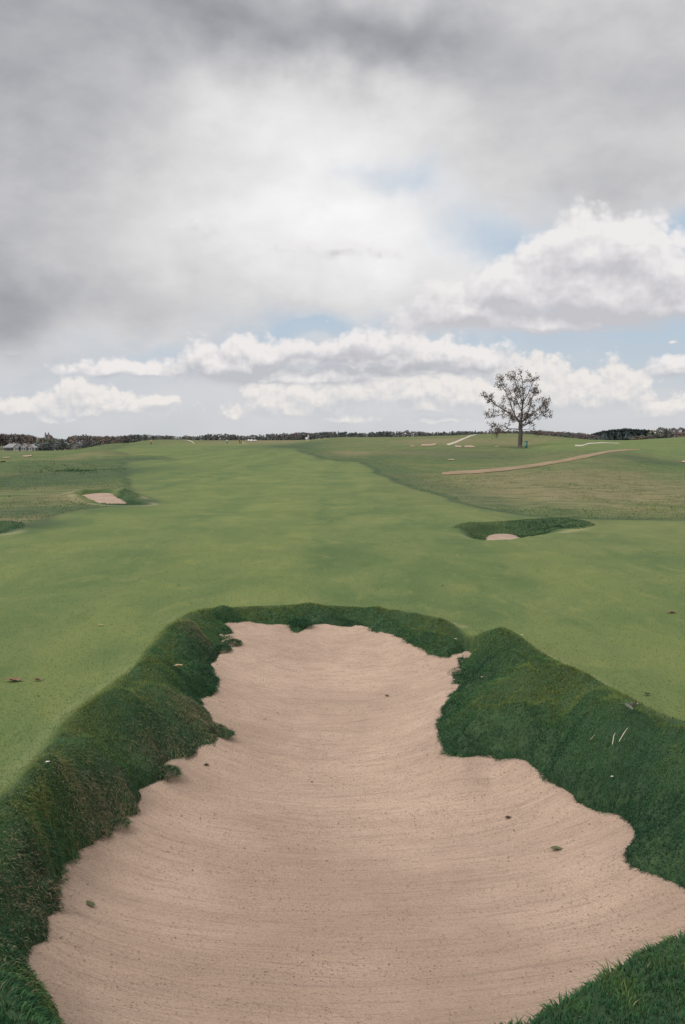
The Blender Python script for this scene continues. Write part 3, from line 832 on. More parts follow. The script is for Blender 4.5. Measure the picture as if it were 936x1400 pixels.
# shaggy tufts that hang over the sand at a few points of the edge, with bare roots
def tuft_at(px, py, r, count, dryness=.1, lift=.0):
    q = on_edge(px, py)
    a = rng.uniform(0, 2 * np.pi, count); rad = r * np.sqrt(rng.random(count))
    xx = q[0] + rad * np.cos(a); yy = q[1] + rad * np.sin(a)
    zz = prof(yy) + flash(yy) + lift + r * .75 * np.sqrt(np.clip(1 - (rad / r) ** 2, 0, 1)) * .8
    NN = np.stack([np.cos(a) * rad / r, np.sin(a) * rad / r, np.full(count, .55)], 1) + rng.normal(size=(count, 3)) * .25
    NN /= np.linalg.norm(NN, axis=1)[:, None]
    DD = np.stack([np.cos(a), np.sin(a), np.full(count, -.8)], 1); DD /= np.linalg.norm(DD, axis=1)[:, None]
    return np.stack([xx, yy, zz], 1), NN, DD, (rng.random(count) < dryness) * rng.uniform(.4, 1, count)
Ps, Ns, Ds, dr = [], [], [], []
for a in [(284, 945, .075, 1100, .02), (309, 1006, .05, 700, .25), (294, 1002, .09, 1000, .5), (410, 856, .14, 1500, .02), (318, 882, .09, 900, .3), (303, 890, .09, 900, .05), (280, 1012, .08, 700, .5),           (228, 1060, .09, 900, .25), (140, 1143, .05, 260, .7), (164, 1130, .06, 400, .6)]:
    p, q, d, e = tuft_at(*a); Ps.append(p); Ns.append(q); Ds.append(d); dr.append(e)
P, N, D, dry = map(np.concatenate, (Ps, Ns, Ds, dr)); n = len(P)
blades('grass_tufts', P, N, D, rng.uniform(.03, .07, n), rng.uniform(.003, .006, n), rng.uniform(.3, .9, n), np.clip(.30 + rng.normal(size=n) * .12, 0, 1), dry)

# longer grass on the rims of the smaller bunkers
Ps, Ns, Ds, Ls, ti, dr = [], [], [], [], [], []
for bi, b in enumerate(SMALL):
    x0, x1, y0, y1 = b['box']; cnt = (150000, 70000, 50000)[bi]
    x = rng.uniform(x0, x1, cnt); y = rng.uniform(y0, y1, cnt)
    dc = sdf(b['crest'], x, y); ds = sdf(b['sand'], x, y)
    k = (x > b.get('lx', -99)) & (dc < np.where(y > b['crest'][:, 1].mean(), .10, -.08)) & (ds > -.02); x, y, dc, ds = x[k], y[k], dc[k], ds[k]; cnt = len(x)
    z = height(x, y)
    Ps.append(np.stack([x, y, z - .01], 1))
    q = np.stack([np.zeros(cnt), np.zeros(cnt), np.ones(cnt)], 1) + rng.normal(size=(cnt, 3)) * .35; Ns.append(q / np.linalg.norm(q, axis=1)[:, None])
    q = rng.normal(size=(cnt, 3)) * .6 + np.array([0, -.6, -.6]); Ds.append(q / np.linalg.norm(q, axis=1)[:, None])
    Ls.append(rng.uniform(.03, .085, cnt) * np.maximum(sstep(-dc, 0, .5), .8 * (y > b['crest'][:, 1].mean()))); ti.append(.30 + (bi == 0) * np.where(x < 4.1, .22, -.16) + .6 * (fbm(x * .9, y * .9, 3) - .3) + rng.normal(size=cnt) * .08)
    dr.append((rng.random(cnt) < (.05, .10, .10)[bi] + (.5 * gauss2(x, y, *on_plane(655, 722, .0), .7) if bi == 0 else 0)) * rng.uniform(.3, 1, cnt))
P, N, D, L, tint, dry = map(np.concatenate, (Ps, Ns, Ds, Ls, ti, dr)); n = len(P)
blades('rim_grass', P, N, D, L, rng.uniform(.006, .013, n), rng.uniform(.2, .8, n), np.clip(tint, 0, 1), dry)

# close-mown blades of the near fairway
ND = 260000
u = rng.random(ND); y = 5.5 / (1 - u * (1 - 5.5 / 22.0)); x = (rng.random(ND) - .5) * 2 * (.42 * y)
dc = sdf(CREST, x, y)
k = dc > .02
x, y, dc = x[k], y[k], dc[k]; n = len(x)
z = height(x, y)
N = np.stack([np.zeros(n), np.zeros(n), np.ones(n)], 1) + rng.normal(size=(n, 3)) * .5; N /= np.linalg.norm(N, axis=1)[:, None]
D = rng.normal(size=(n, 3)) + np.array([0, 0, -.3]); D /= np.linalg.norm(D, axis=1)[:, None]
pt = fbm(x * .8, y * .45, 4)
tint = np.clip(.84 + .4 * (pt - .5) + rng.normal(size=n) * .06, 0, 1)
dry = (rng.random(n) < .10 + .35 * sstep(fbm(x * 1.6 + 5, y * .9, 3), .52, .72)) * rng.uniform(.3, .9, n)
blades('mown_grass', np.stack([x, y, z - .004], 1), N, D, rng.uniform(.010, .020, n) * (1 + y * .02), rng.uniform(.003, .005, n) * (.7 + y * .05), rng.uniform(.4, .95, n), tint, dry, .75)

# tussocky rough out on the slopes
ND = 170000
u = rng.random(ND); y = 26 * (190 / 26.) ** u; x = (rng.random(ND) - .5) * 2 * (.44 * y)
wb = (fbm(x * .35, y * .35, 3) - .5) * (1.2 + y * .012) * .5
inR = sdf(ROUGH_R, x, y) + wb; inL = sdf(ROUGH_L, x, y) + wb
k = (np.minimum(inR, inL) < -.15) & (sdf(tong, x, y) > 0)
for b in SMALL: k &= sdf(b['crest'], x, y) > .1
k &= rng.random(ND) < sstep(fbm(x * .28 + 40, y * .18, 3), .30, .62) * .95 + .05
x, y = x[k], y[k]; n = len(x)
edge = np.exp(-((-np.minimum(inR, inL)[k] - .8) / 1.0) ** 2)
z = height(x, y)
N = np.stack([np.zeros(n), np.zeros(n), np.ones(n)], 1) + rng.normal(size=(n, 3)) * .4; N /= np.linalg.norm(N, axis=1)[:, None]
D = rng.normal(size=(n, 3)) * .7 + np.array([.5, 0, -.2]); D /= np.linalg.norm(D, axis=1)[:, None]
pt = fbm(x * .15 + 1, y * .11, 4)
tint = np.clip(.90 + .4 * (pt - .5) + rng.normal(size=n) * .08 - .14 * edge, 0, 1)
dry = (rng.random(n) < np.clip(.12 + 1.0 * sstep(fbm(x * .09 + 9, y * .07, 4), .42, .66) * .5 - .3 * edge, 0, 1)) * rng.uniform(.3, .95, n)
print('rough blades', n)
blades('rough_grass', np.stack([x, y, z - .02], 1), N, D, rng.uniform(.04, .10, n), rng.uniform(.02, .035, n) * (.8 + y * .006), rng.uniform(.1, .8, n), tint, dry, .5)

# a stand of tall dark grass along the left ridge
ND = 26000
tx = rng.uniform(18, 174, ND); tyy = rng.uniform(638, 654, ND)
rx = (tx - 468) / F; k = rng.random(ND) < .38 * sstep(fbm(tx * .05, tyy * .30, 3), .30, .70) * np.exp(-((tx - 110) / 48) ** 2 - ((tyy - 646) / 5) ** 2)
q = [on_plane(a, b, 0.0) for a, b in zip(tx[k], tyy[k])]
x = np.array([a[0] for a in q]); y = np.array([a[1] for a in q]); n = len(x); z = height(x, y)
N = np.stack([np.zeros(n), np.zeros(n), np.ones(n)], 1) + rng.normal(size=(n, 3)) * .2; N /= np.linalg.norm(N, axis=1)[:, None]
D = rng.normal(size=(n, 3)) + np.array([.8, 0, 0]); D /= np.linalg.norm(D, axis=1)[:, None]
blades('tall_grass', np.stack([x, y, z - .02], 1), N, D, rng.uniform(.06, .20, n), rng.uniform(.02, .035, n), rng.uniform(.1, .5, n), np.clip(.34 + .5 * (fbm(x * .4, y * .3, 2) - .5) + rng.normal(size=n) * .1, 0, 1), (rng.random(n) < .18) * rng.uniform(.2, .7, n), .3)
# ------------------------------------------------------------------ things: shape helpers
class MB:
    """collects vertices and faces (with a material slot each) for one mesh object"""
    def __init__(self): self.v = []; self.f = []; self.m = []
    def add(self, vs, fs, mi=0):
        o = len(self.v); self.v += [tuple(p) for p in vs]; self.f += [tuple(o + i for i in q) for q in fs]; self.m += [mi] * len(fs); return self
    def box(self, x0, x1, y0, y1, z0, z1, mi=0):
        vs = [(x, y, z) for z in (z0, z1) for y in (y0, y1) for x in (x0, x1)]
        return self.add(vs, [(0, 2, 3, 1), (4, 5, 7, 6), (0, 1, 5, 4), (2, 6, 7, 3), (0, 4, 6, 2), (1, 3, 7, 5)], mi)
    def tube(self, pts, rad, sides=7, mi=0, cap=True):
        vs, fs = [], []
        pts = [Vector(p) for p in pts]
        ref = Vector((.31, .22, .93))
        for i, p in enumerate(pts):
            d = (pts[min(i + 1, len(pts) - 1)] - pts[max(i - 1, 0)]).normalized()
            a = d.cross(ref)
            if a.length < .05: a = d.cross(Vector((1, 0, 0)))
            a.normalize(); b = d.cross(a)
            for k in range(sides):
                t = 2 * math.pi * k / sides
                vs.append(p + (a * math.cos(t) + b * math.sin(t)) * rad[i])
        for i in range(len(pts) - 1):
            for k in range(sides):
                k2 = (k + 1) % sides
                fs.append((i * sides + k, i * sides + k2, (i + 1) * sides + k2, (i + 1) * sides + k))
        if cap:
            fs.append(tuple(range(sides))[::-1]); fs.append(tuple((len(pts) - 1) * sides + k for k in range(sides)))
        return self.add(vs, fs, mi)
    def lathe(self, prof_, sides=16, mi=0, c=(0, 0, 0)):
        vs, fs = [], []
        for r, z in prof_:
            for k in range(sides):
                t = 2 * math.pi * k / sides
                vs.append((c[0] + r * math.cos(t), c[1] + r * math.sin(t), c[2] + z))
        for i in range(len(prof_) - 1):
            for k in range(sides):
                k2 = (k + 1) % sides
                fs.append((i * sides + k, i * sides + k2, (i + 1) * sides + k2, (i + 1) * sides + k))
        return self.add(vs, fs, mi)
    def build(self, name, mats, parent=None, smooth=False):
        me = bpy.data.meshes.new(name); me.from_pydata(self.v, [], self.f)
        for mm in (mats if isinstance(mats, (list, tuple)) else [mats]): me.materials.append(mm)
        me.polygons.foreach_set('material_index', self.m)
        if smooth: me.polygons.foreach_set('use_smooth', [True] * len(self.f))
        me.update()
        return link(name, me, parent)
def empty(name, loc, rz=0, label=None, cat=None, group=None):
    o = bpy.data.objects.new(name, None); C.objects.link(o); o.location = loc; o.rotation_euler = (0, 0, rz); o.empty_display_size = .3
    return tag(o, label, cat, group)
def simple(name, a, b=None, scale=3., rough=.85, spec=.2):
    n = MN(name, rough, spec)
    if b is None: b = tuple(v * .75 for v in a)
    n.color(n.mix(n.rng(n.noise(n.co, scale, 4, .6), .32, .68), a, b))
    return n.m

# ------------------------------------------------------------------ paths and far sand, draped over the land
def drape(name, top, bottom, material, off=.028, across=3, sub=6):
    def res(pl, n):
        t = np.linspace(0, len(pl) - 1, n); p = np.array(pl, float); i = np.arange(len(pl))
        return np.stack([np.interp(t, i, p[:, 0]), np.interp(t, i, p[:, 1])], 1)
    n = (len(top) - 1) * sub + 1
    T, B = res(top, n), res(bottom, n)
    jit = (fbm(np.arange(n) * .45 + top[0][0], np.full(n, top[0][1]), 3) - .5); th_ = (B[:, 1] - T[:, 1]); T[:, 1] -= jit * th_ * .35; B[:, 1] += np.roll(jit, 5) * th_ * .35
    rows = []
    tt = [on_ground(*p, 20, 900) for p in T]; bb = [on_ground(*p, 20, 900) for p in B]
    for a, b in zip(tt, bb):
        if b is None: continue
        if a is None or a[1] - b[1] > 14:                     # over a brow: keep the strip on the near slope
            k = (b[1] + 14) / b[1]; a = (b[0] * k, b[1] * k)
        rows.append([(b[0] + (a[0] - b[0]) * k / across, b[1] + (a[1] - b[1]) * k / across) for k in range(across + 1)])
    if len(rows) < 2: print('drape lost', top); return None
    R_ = np.array(rows)
    Z = height(R_[..., 0], R_[..., 1]) + off
    me, _ = grid_mesh(name, R_[..., 0], R_[..., 1], Z, material)
    o = link(name, me); tag(o, kind='structure'); return o
dn = MN('dirt_path', .95, .1)
dc_ = dn.mix(dn.rng(dn.noise(dn.map((.5, .9, 1)), 1.0, 6, .65), .35, .65), (.215, .150, .100), (.150, .112, .070))
dc_ = dn.mix(dn.math('MULTIPLY', dn.rng(dn.noise(dn.map((.25, .35, 1)), 1.0, 5, .7, .5), .52, .66), .8), dc_, (.085, .088, .040))
dn.color(dc_); DIRT = dn.m
CONC = simple('pale_path', (.31, .28, .23), (.25, .225, .18), .6)
drape('path', [(603, 646.5), (616, 644.8), (650, 643), (690, 639.4), (730, 634.5), (770, 628), (800, 621.5), (830, 616.2), (858, 614.4), (874, 614.2)],
      [(603, 649.5), (616, 649.2), (650, 647.6), (690, 644), (730, 638.8), (770, 632), (800, 626), (830, 619), (858, 616.2), (874, 615.2)], DIRT)
drape('path', [(609, 607.2), (620, 604), (632, 598.8), (643, 594.6), (651, 592.9), (664, 592.3)], [(612, 609), (622, 606), (633, 601), (644, 596.2), (652, 594), (664, 593)], CONC)
drape('path', [(248, 600.2), (258, 600.6), (266, 602.4), (272, 605)], [(248, 601.2), (257, 602.2), (263, 604.4), (266, 607)], CONC)
drape('path', [(419.4, 602.6), (422.3, 599.2), (425.2, 597.2)], [(421, 602.9), (424, 599.4), (426.4, 597.4)], CONC)
drape('path', [(331, 602.5), (335, 604), (341, 607)], [(330, 604.2), (333, 606), (337, 608.2)], CONC)
drape('path', [(785, 606.4), (794, 606.0), (805, 605.2), (825, 605.0), (846, 605.8)], [(785, 610.4), (794, 610.2), (805, 607), (825, 605.9), (846, 606.5)], CONC)
for t, b in [([(0, 629.8), (8, 630)], [(0, 632.4), (8, 631.4)]), ([(31, 623.4), (38, 622.4), (44, 622.6)], [(31, 625), (38, 625), (44, 624)]), ([(4, 625.4), (14, 625)], [(4, 627), (14, 626.2)]),
             ([(560, 609.6), (566, 609.8)], [(560, 610.8), (566, 610.8)]), ([(575, 607.6), (584, 606.4), (590, 605), (595, 606)], [(575, 610), (584, 609.8), (590, 609.4), (595, 608.6)]),
             ([(621, 609), (626, 609), (630, 610.4)], [(621, 611.2), (626, 611.8), (630, 611.8)]), ([(634, 610), (640, 609.2), (648, 610.4)], [(634, 611.6), (640, 612), (648, 611.8)]), ([(676, 610), (681, 610)], [(676, 611.2), (681, 611.2)]),
             ([(612, 628.8), (620, 628.6)], [(612, 630), (620, 630)]), ([(931, 631), (938, 630.6)], [(931, 633), (938, 633)])]:
    drape('bunker_sand', t, b, SANDF, .07, 2, 4)

# ------------------------------------------------------------------ the lone oak
BARK = simple('oak_bark', (.080, .068, .060), (.050, .043, .038), 6)
def leaf_mat(name, cols, spec=.15):
    n = MN(name, .8, spec)
    w = n.new('ShaderNodeNewGeometry').outputs['Random Per Island']
    st = [(i / max(1, len(cols) - 1), c) for i, c in enumerate(cols)]
    n.color(n.ramp(w, st)); return n.m
OAKLEAF = leaf_mat('oak_leaves', [(.060, .045, .037), (.090, .062, .047), (.070, .058, .042), (.125, .086, .063), (.058, .053, .038), (.083, .058, .050)])
ob = on_ground(710.5, 612.0, 20, 400); OD = ob[1]; OZ = hz(*ob)
oak = empty('oak_tree', (ob[0], ob[1], OZ - .1), 0, 'lone bare-limbed oak with thin brown leaves standing on the right slope', 'tree')
oak.scale = (.98, .98, .94)
SC = OD / F / 5.85                       # metres per sighting unit
def op(u, v, d=0.0): return Vector(((u - 470) * SC, d, (771 - v) * SC + .1))
limbs = []                               # (points, radii)
def limb(pts, r0, r1, depth=0.0, wob=.18):
    p = []
    for i, (u, v) in enumerate(pts):
        k = i / (len(pts) - 1)
        p.append(op(u, v, depth * k) + Vector((random.uniform(-wob, wob), random.uniform(-wob, wob) * 1.5, random.uniform(-wob, wob))) * (k > 0))
    # subdivide
    q = []
    for i in range(len(p) - 1):
        for s_ in (0, .5): q.append(p[i].lerp(p[i + 1], s_) + (Vector((random.uniform(-1, 1), random.uniform(-1, 1), random.uniform(-1, 1))) * .07 if s_ else Vector()))
    q.append(p[-1])
    n = len(q); limbs.append((q, [r0 + (r1 - r0) * (i / (n - 1)) ** .8 for i in range(n)]))
limb([(470, 775), (469, 760), (470, 720), (470, 660), (469, 610), (470, 560)], .44, .36, 0, .03)
limbs[0][1][0] = .62; limbs[0][1][1] = .50
limb([(470, 560), (478, 500), (480, 440), (485, 350), (480, 260), (472, 170)], .33, .05, .3)
limb([(465, 565), (435, 530), (400, 508), (330, 455), (270, 410), (225, 372), (188, 348)], .24, .04, -1.5)
limb([(430, 515), (400, 440), (378, 365), (345, 300), (315, 240), (296, 188)], .17, .03, 1.4)
limb([(400, 510), (345, 490), (280, 492), (205, 498)], .12, .03, 2.0)
limb([(472, 562), (515, 512), (580, 482), (640, 440), (690, 390)], .20, .04, 1.8)
limb([(640, 440), (700, 430), (725, 480)], .07, .02, 1.8)
limb([(475, 585), (540, 555), (600, 512), (655, 430)], .15, .03, -2.2)
limb([(485, 385), (520, 310), (545, 240), (562, 185)], .13, .03, -1.2)
limb([(482, 400), (460, 300), (425, 220), (404, 158)], .13, .03, 1.3)
limb([(480, 450), (530, 400), (570, 340), (590, 290)], .11, .03, 1.6)
limb([(478, 470), (440, 400), (420, 330), (400, 270)], .10, .03, -1.8)
limb([(466, 622), (420, 615), (360, 612), (300, 630), (270, 640)], .11, .03, -1.0)
limb([(400, 616), (330, 590), (250, 590)], .07, .02, 1.2)
limb([(474, 610), (520, 580), (565, 548)], .10, .03, 1.4)
limb([(474, 620), (540, 612), (600, 630)], .08, .02, -.9)
limb([(472, 560), (500, 520), (510, 440), (520, 380)], .14, .03, -4.2)
limb([(468, 560), (440, 510), (430, 430), (440, 370)], .14, .03, 4.2)
limb([(470, 590), (450, 560), (420, 540), (400, 520)], .12, .03, -4.6)
limb([(470, 590), (510, 560), (540, 530), (560, 500)], .12, .03, 4.4)
tips = []
twigs = []
for q, r in list(limbs[1:]):
    n = len(q)
    for i in range(2, n):
        for _ in range(3 if i > n * .45 else 1):
            a = q[i - 1].lerp(q[i], random.random()); out = (q[i] - q[i - 1]).normalized()
            d = (out * .7 + Vector((random.uniform(-1, 1), random.uniform(-1, 1), random.uniform(-.5, .9)))).normalized()
            L_ = random.uniform(.7, 1.9) * (1.15 - .4 * i / n)
            b = a + d * L_ * .5 + Vector((random.uniform(-.15, .15), random.uniform(-.15, .15), random.uniform(-.1, .2))); c_ = a + d * L_ + Vector((0, 0, random.uniform(-.2, .3)))
            twigs.append(([a, b, c_], [.035, .022, .010])); tips += [(b, c_)]
            for _ in range(2):
                d2 = (d + Vector((random.uniform(-1, 1), random.uniform(-1, 1), random.uniform(-.8, .8)))).normalized() * random.uniform(.35, .9)
                s_ = b.lerp(c_, random.random()); twigs.append(([s_, s_ + d2 * .5, s_ + d2], [.018, .012, .007])); tips.append((s_, s_ + d2))
t = MB()
for q, r in limbs[:1]: t.tube(q, r, 10)
tk = t.build('trunk', BARK, oak, True)
t = MB()
for q, r in limbs[1:]: t.tube(q, [k * .82 for k in r], 7)
for q, r in twigs: t.tube(q, r, 4, cap=False)
t.build('branches', BARK, oak, True)
lv = MB()
for a, b in tips:
    for _ in range(random.choice((5, 8, 11, 14, 17))):
        p = a.lerp(b, random.uniform(.3, 1.1)) + Vector((random.gauss(0, .2), random.gauss(0, .2), random.gauss(0, .2)))
        u = Vector((random.gauss(0, 1), random.gauss(0, 1), random.gauss(0, 1))).normalized(); w = u.cross(Vector((random.gauss(0, 1), random.gauss(0, 1), random.gauss(0, 1)))).normalized()
        s_ = random.uniform(.08, .165)
        lv.add([p - u * s_, p - u * s_ * .1 + w * s_ * .55, p + u * s_, p + u * s_ * .1 - w * s_ * .55], [(0, 1, 2, 3)])
print('oak leaves', len(lv.f))
lv.build('crown', OAKLEAF, oak)

# litter bin by the oak
BIN = simple('green_paint', (.022, .105, .082), (.016, .080, .064), 5, .45, .4); BINLID = simple('dark_green_plastic', (.012, .060, .048), None, 5, .5, .4); DARK = simple('black_rubber', (.02, .02, .02), (.03, .03, .03), 9, .7)
q = on_ground(718.3, 612.3, 20, 400)
bn = empty('litter_bin', (q[0], q[1], hz(*q)), 0, 'small green litter bin standing at the foot of the oak', 'litter bin')
MB().lathe([(.0, .05), (.22, .05), (.255, .12), (.285, .98), (.27, .98), (.24, .14), (0, .13)], 20).build('bin_body', BIN, bn, True)
lidm = MB().lathe([(.30, .985), (.305, 1.05), (.26, 1.16), (.14, 1.24), (0, 1.26)], 20).build('lid', BINLID, bn, True)
MB().box(-.12, .12, -.312, -.296, 1.00, 1.045).build('slot', DARK, lidm)
MB().lathe([(.0, 0), (.25, 0), (.25, .048), (0, .048)], 20).build('base', DARK, bn, True)

# ------------------------------------------------------------------ far trees
def crown_mesh(name, seed, lobes, quads, leaf, slim=1.0, conifer=False, bare=0.0):
    """unit-height tree: tapered trunk with limbs (slot 0) and many small leaf clumps (slot 1)"""
    r_ = random.Random(seed); b = MB()
    b.tube([(0, 0, -.03), (r_.uniform(-.01, .01), 0, .3), (r_.uniform(-.02, .02), r_.uniform(-.02, .02), .6 if not conifer else .97)], [.022, .017, .006], 6)
    if conifer: b.tube([(0, 0, .10), (0, 0, .12), (0, 0, .5), (0, 0, .98)], [.02, .17 * slim, .11 * slim, .004], 9, 1)
    if conifer:
        for k in range(quads):
            z = .06 + .93 * r_.random() ** 1.25
            R0 = .26 * slim * (1 - z) ** .85 + .008
            R0 *= .75 + .4 * abs(math.sin(z * 34 + seed))
            a = r_.uniform(0, 2 * math.pi); rr_ = R0 * r_.uniform(.5, 1.05)
            p = Vector((math.cos(a) * rr_, math.sin(a) * rr_, z - rr_ * .30))
            o_ = Vector((math.cos(a), math.sin(a), -.45)).normalized(); s_ = Vector((-math.sin(a), math.cos(a), 0)); L_ = leaf * r_.uniform(.7, 1.4)
            b.add([p - o_ * L_ * .6, p + s_ * L_ * .5, p + o_ * L_, p - s_ * L_ * .5 + Vector((0, 0, r_.uniform(-.01, .01)))], [(0, 1, 2, 3)], 1)
        return b
    cs = []
    for k in range(lobes):
        a = r_.uniform(0, 2 * math.pi); h = r_.uniform(.34, .86); w = .34 * slim * math.sin(math.pi * min(1, (h - .1) / .9) ** .8) * r_.uniform(.3, 1.0)
        cs.append((Vector((math.cos(a) * w, math.sin(a) * w, h)), r_.uniform(.09, .17)))
    cs.append((Vector((0, 0, .82)), .14))
    for c_, R0 in cs:
        b.tube([(0, 0, .28 + .3 * r_.random()), c_ * .55 + Vector((0, 0, c_.z * .3)), c_], [.010, .006, .003], 4, cap=False)
        for k in range(max(4, int(quads / len(cs) * (R0 / .13) ** 2))):
            d = Vector((r_.gauss(0, 1), r_.gauss(0, 1), r_.gauss(0, 1))).normalized() * R0 * r_.uniform(.45, 1.1) ** .7
            d.z *= .8; p = c_ + d
            n_ = (d.normalized() + Vector((r_.gauss(0, .6), r_.gauss(0, .6), r_.gauss(0, .6)))).normalized(); u = n_.orthogonal().normalized(); w = n_.cross(u); L_ = leaf * r_.uniform(.6, 1.4)
            if r_.random() < bare: continue
            b.add([p - u * L_, p + w * L_ * .8, p + u * L_, p - w * L_ * .8], [(0, 1, 2, 3)], 1)
    return b
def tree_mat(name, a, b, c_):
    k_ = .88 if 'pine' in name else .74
    a, b, c_ = [tuple(v * k_ + h_ * (1 - k_) for v, h_ in zip(q_, (.150, .155, .165))) for q_ in (a, b, c_)]       # distance haze mixed into the leaf colours
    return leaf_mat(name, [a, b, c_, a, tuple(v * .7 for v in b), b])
TRUNK = simple('far_bark', (.07, .06, .055), (.05, .045, .04), 4)
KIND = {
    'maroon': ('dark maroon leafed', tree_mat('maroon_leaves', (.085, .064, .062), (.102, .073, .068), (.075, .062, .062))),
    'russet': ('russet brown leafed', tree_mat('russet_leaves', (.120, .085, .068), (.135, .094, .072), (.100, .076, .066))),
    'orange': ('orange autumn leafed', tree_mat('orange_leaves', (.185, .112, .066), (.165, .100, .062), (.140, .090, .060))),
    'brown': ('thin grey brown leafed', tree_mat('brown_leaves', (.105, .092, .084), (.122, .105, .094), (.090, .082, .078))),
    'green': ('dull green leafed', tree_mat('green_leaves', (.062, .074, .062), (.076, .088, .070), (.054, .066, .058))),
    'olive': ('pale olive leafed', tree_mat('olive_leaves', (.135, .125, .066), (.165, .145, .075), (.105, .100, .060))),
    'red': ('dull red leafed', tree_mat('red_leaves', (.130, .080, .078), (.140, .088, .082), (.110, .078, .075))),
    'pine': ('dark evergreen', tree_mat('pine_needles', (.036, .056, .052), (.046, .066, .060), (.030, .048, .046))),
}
PROTO = {}
def proto_mesh(kind, i):
    k = (kind, i)
    if k not in PROTO:
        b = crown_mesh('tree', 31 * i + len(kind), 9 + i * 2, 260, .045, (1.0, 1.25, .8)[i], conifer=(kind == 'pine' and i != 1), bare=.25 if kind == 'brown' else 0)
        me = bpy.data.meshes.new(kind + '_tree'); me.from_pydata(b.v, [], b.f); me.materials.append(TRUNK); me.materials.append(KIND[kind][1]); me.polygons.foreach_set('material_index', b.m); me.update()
        PROTO[k] = me
    return PROTO[k]
def far_tree(px, top, d, kind, label, group=None, i=None, min_h=4.0, wide=1.0):
    i = random.randrange(3) if i is None else i
    p = at(px, top, d); g = hz(p.x, p.y); h = max(min_h, p.z - g)
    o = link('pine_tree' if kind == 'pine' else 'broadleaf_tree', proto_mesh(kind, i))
    o.location = (p.x, p.y, g - .1); w = max(h, 7.5) * wide * random.uniform(.85, 1.2) if kind != 'pine' else h * wide * random.uniform(.9, 1.3)
    o.scale = (w, w, h); o.rotation_euler = (0, 0, random.uniform(0, 6.28))
    tag(o, label, 'tree', group)
    return o
TOPS = [(-160, 591), (0, 591.5), (20, 592), (38, 592.5), (48, 595.5), (60, 598), (76, 600), (88, 599), (95, 596.5), (103, 594), (118, 593), (134, 595), (150, 594.6), (165, 595.5), (178, 592.5), (200, 593), (225, 593.8), (245, 596.8), (262, 596.5), (285, 592.5), (312, 592),
        (325, 594.5), (345, 594.5), (370, 592), (390, 591.5), (410, 590.5), (425, 590.5), (440, 588.8), (470, 589), (485, 590.5), (510, 590), (522, 588.5), (536, 589.5), (552, 588), (566, 588.6), (590, 590), (610, 589), (640, 588), (670, 587.5), (700, 587.5), (735, 587.5), (760, 588.5), (790, 591), (815, 593), (835, 594), (900, 592), (1100, 590)]
TX, TY = [t_[0] for t_ in TOPS], [t_[1] for t_ in TOPS]
SECT = [(-200, 46, ('maroon', 'maroon', 'russet', 'brown'), 'in the wood behind the clubhouse', 880), (46, 100, ('green', 'pine', 'brown', 'maroon'), 'in the hollow below the church hill', 900), (100, 172, ('russet', 'maroon', 'brown', 'orange', 'brown'), 'in the wood right of the white house', 760),
        (172, 240, ('brown', 'maroon', 'green', 'brown'), 'on the skyline behind the left ridge', 760), (240, 330, ('brown', 'green', 'pine', 'maroon', 'brown'), 'on the skyline behind the golfers', 820), (330, 440, ('brown', 'green', 'pine', 'brown', 'red'), 'on the skyline right of the golfers', 840),
        (440, 560, ('pine', 'green', 'brown', 'pine'), 'on the skyline at the middle of the course', 860), (560, 690, ('pine', 'green', 'brown', 'red', 'green'), 'on the skyline left of the lone oak', 880), (690, 800, ('brown', 'red', 'brown', 'green'), 'on the skyline right of the lone oak', 900)]
px = -60.0; ntree = 0
while px < 800:
    sec = [s_ for s_ in SECT if s_[0] <= px < s_[1]][0]
    kind = random.choice(sec[2]); adj = KIND[kind][0]; noun = 'tree'
    top = np.interp(px, TX, TY) + random.uniform(-.7, 1.3)
    far_tree(px, top, sec[4] + random.uniform(-25, 25), kind, f'{adj} tree {sec[3]}', f'{adj} trees {sec[3]}', wide=1.0 if kind != 'pine' else .9)
    px += random.uniform(3.1, 5.4); ntree += 1
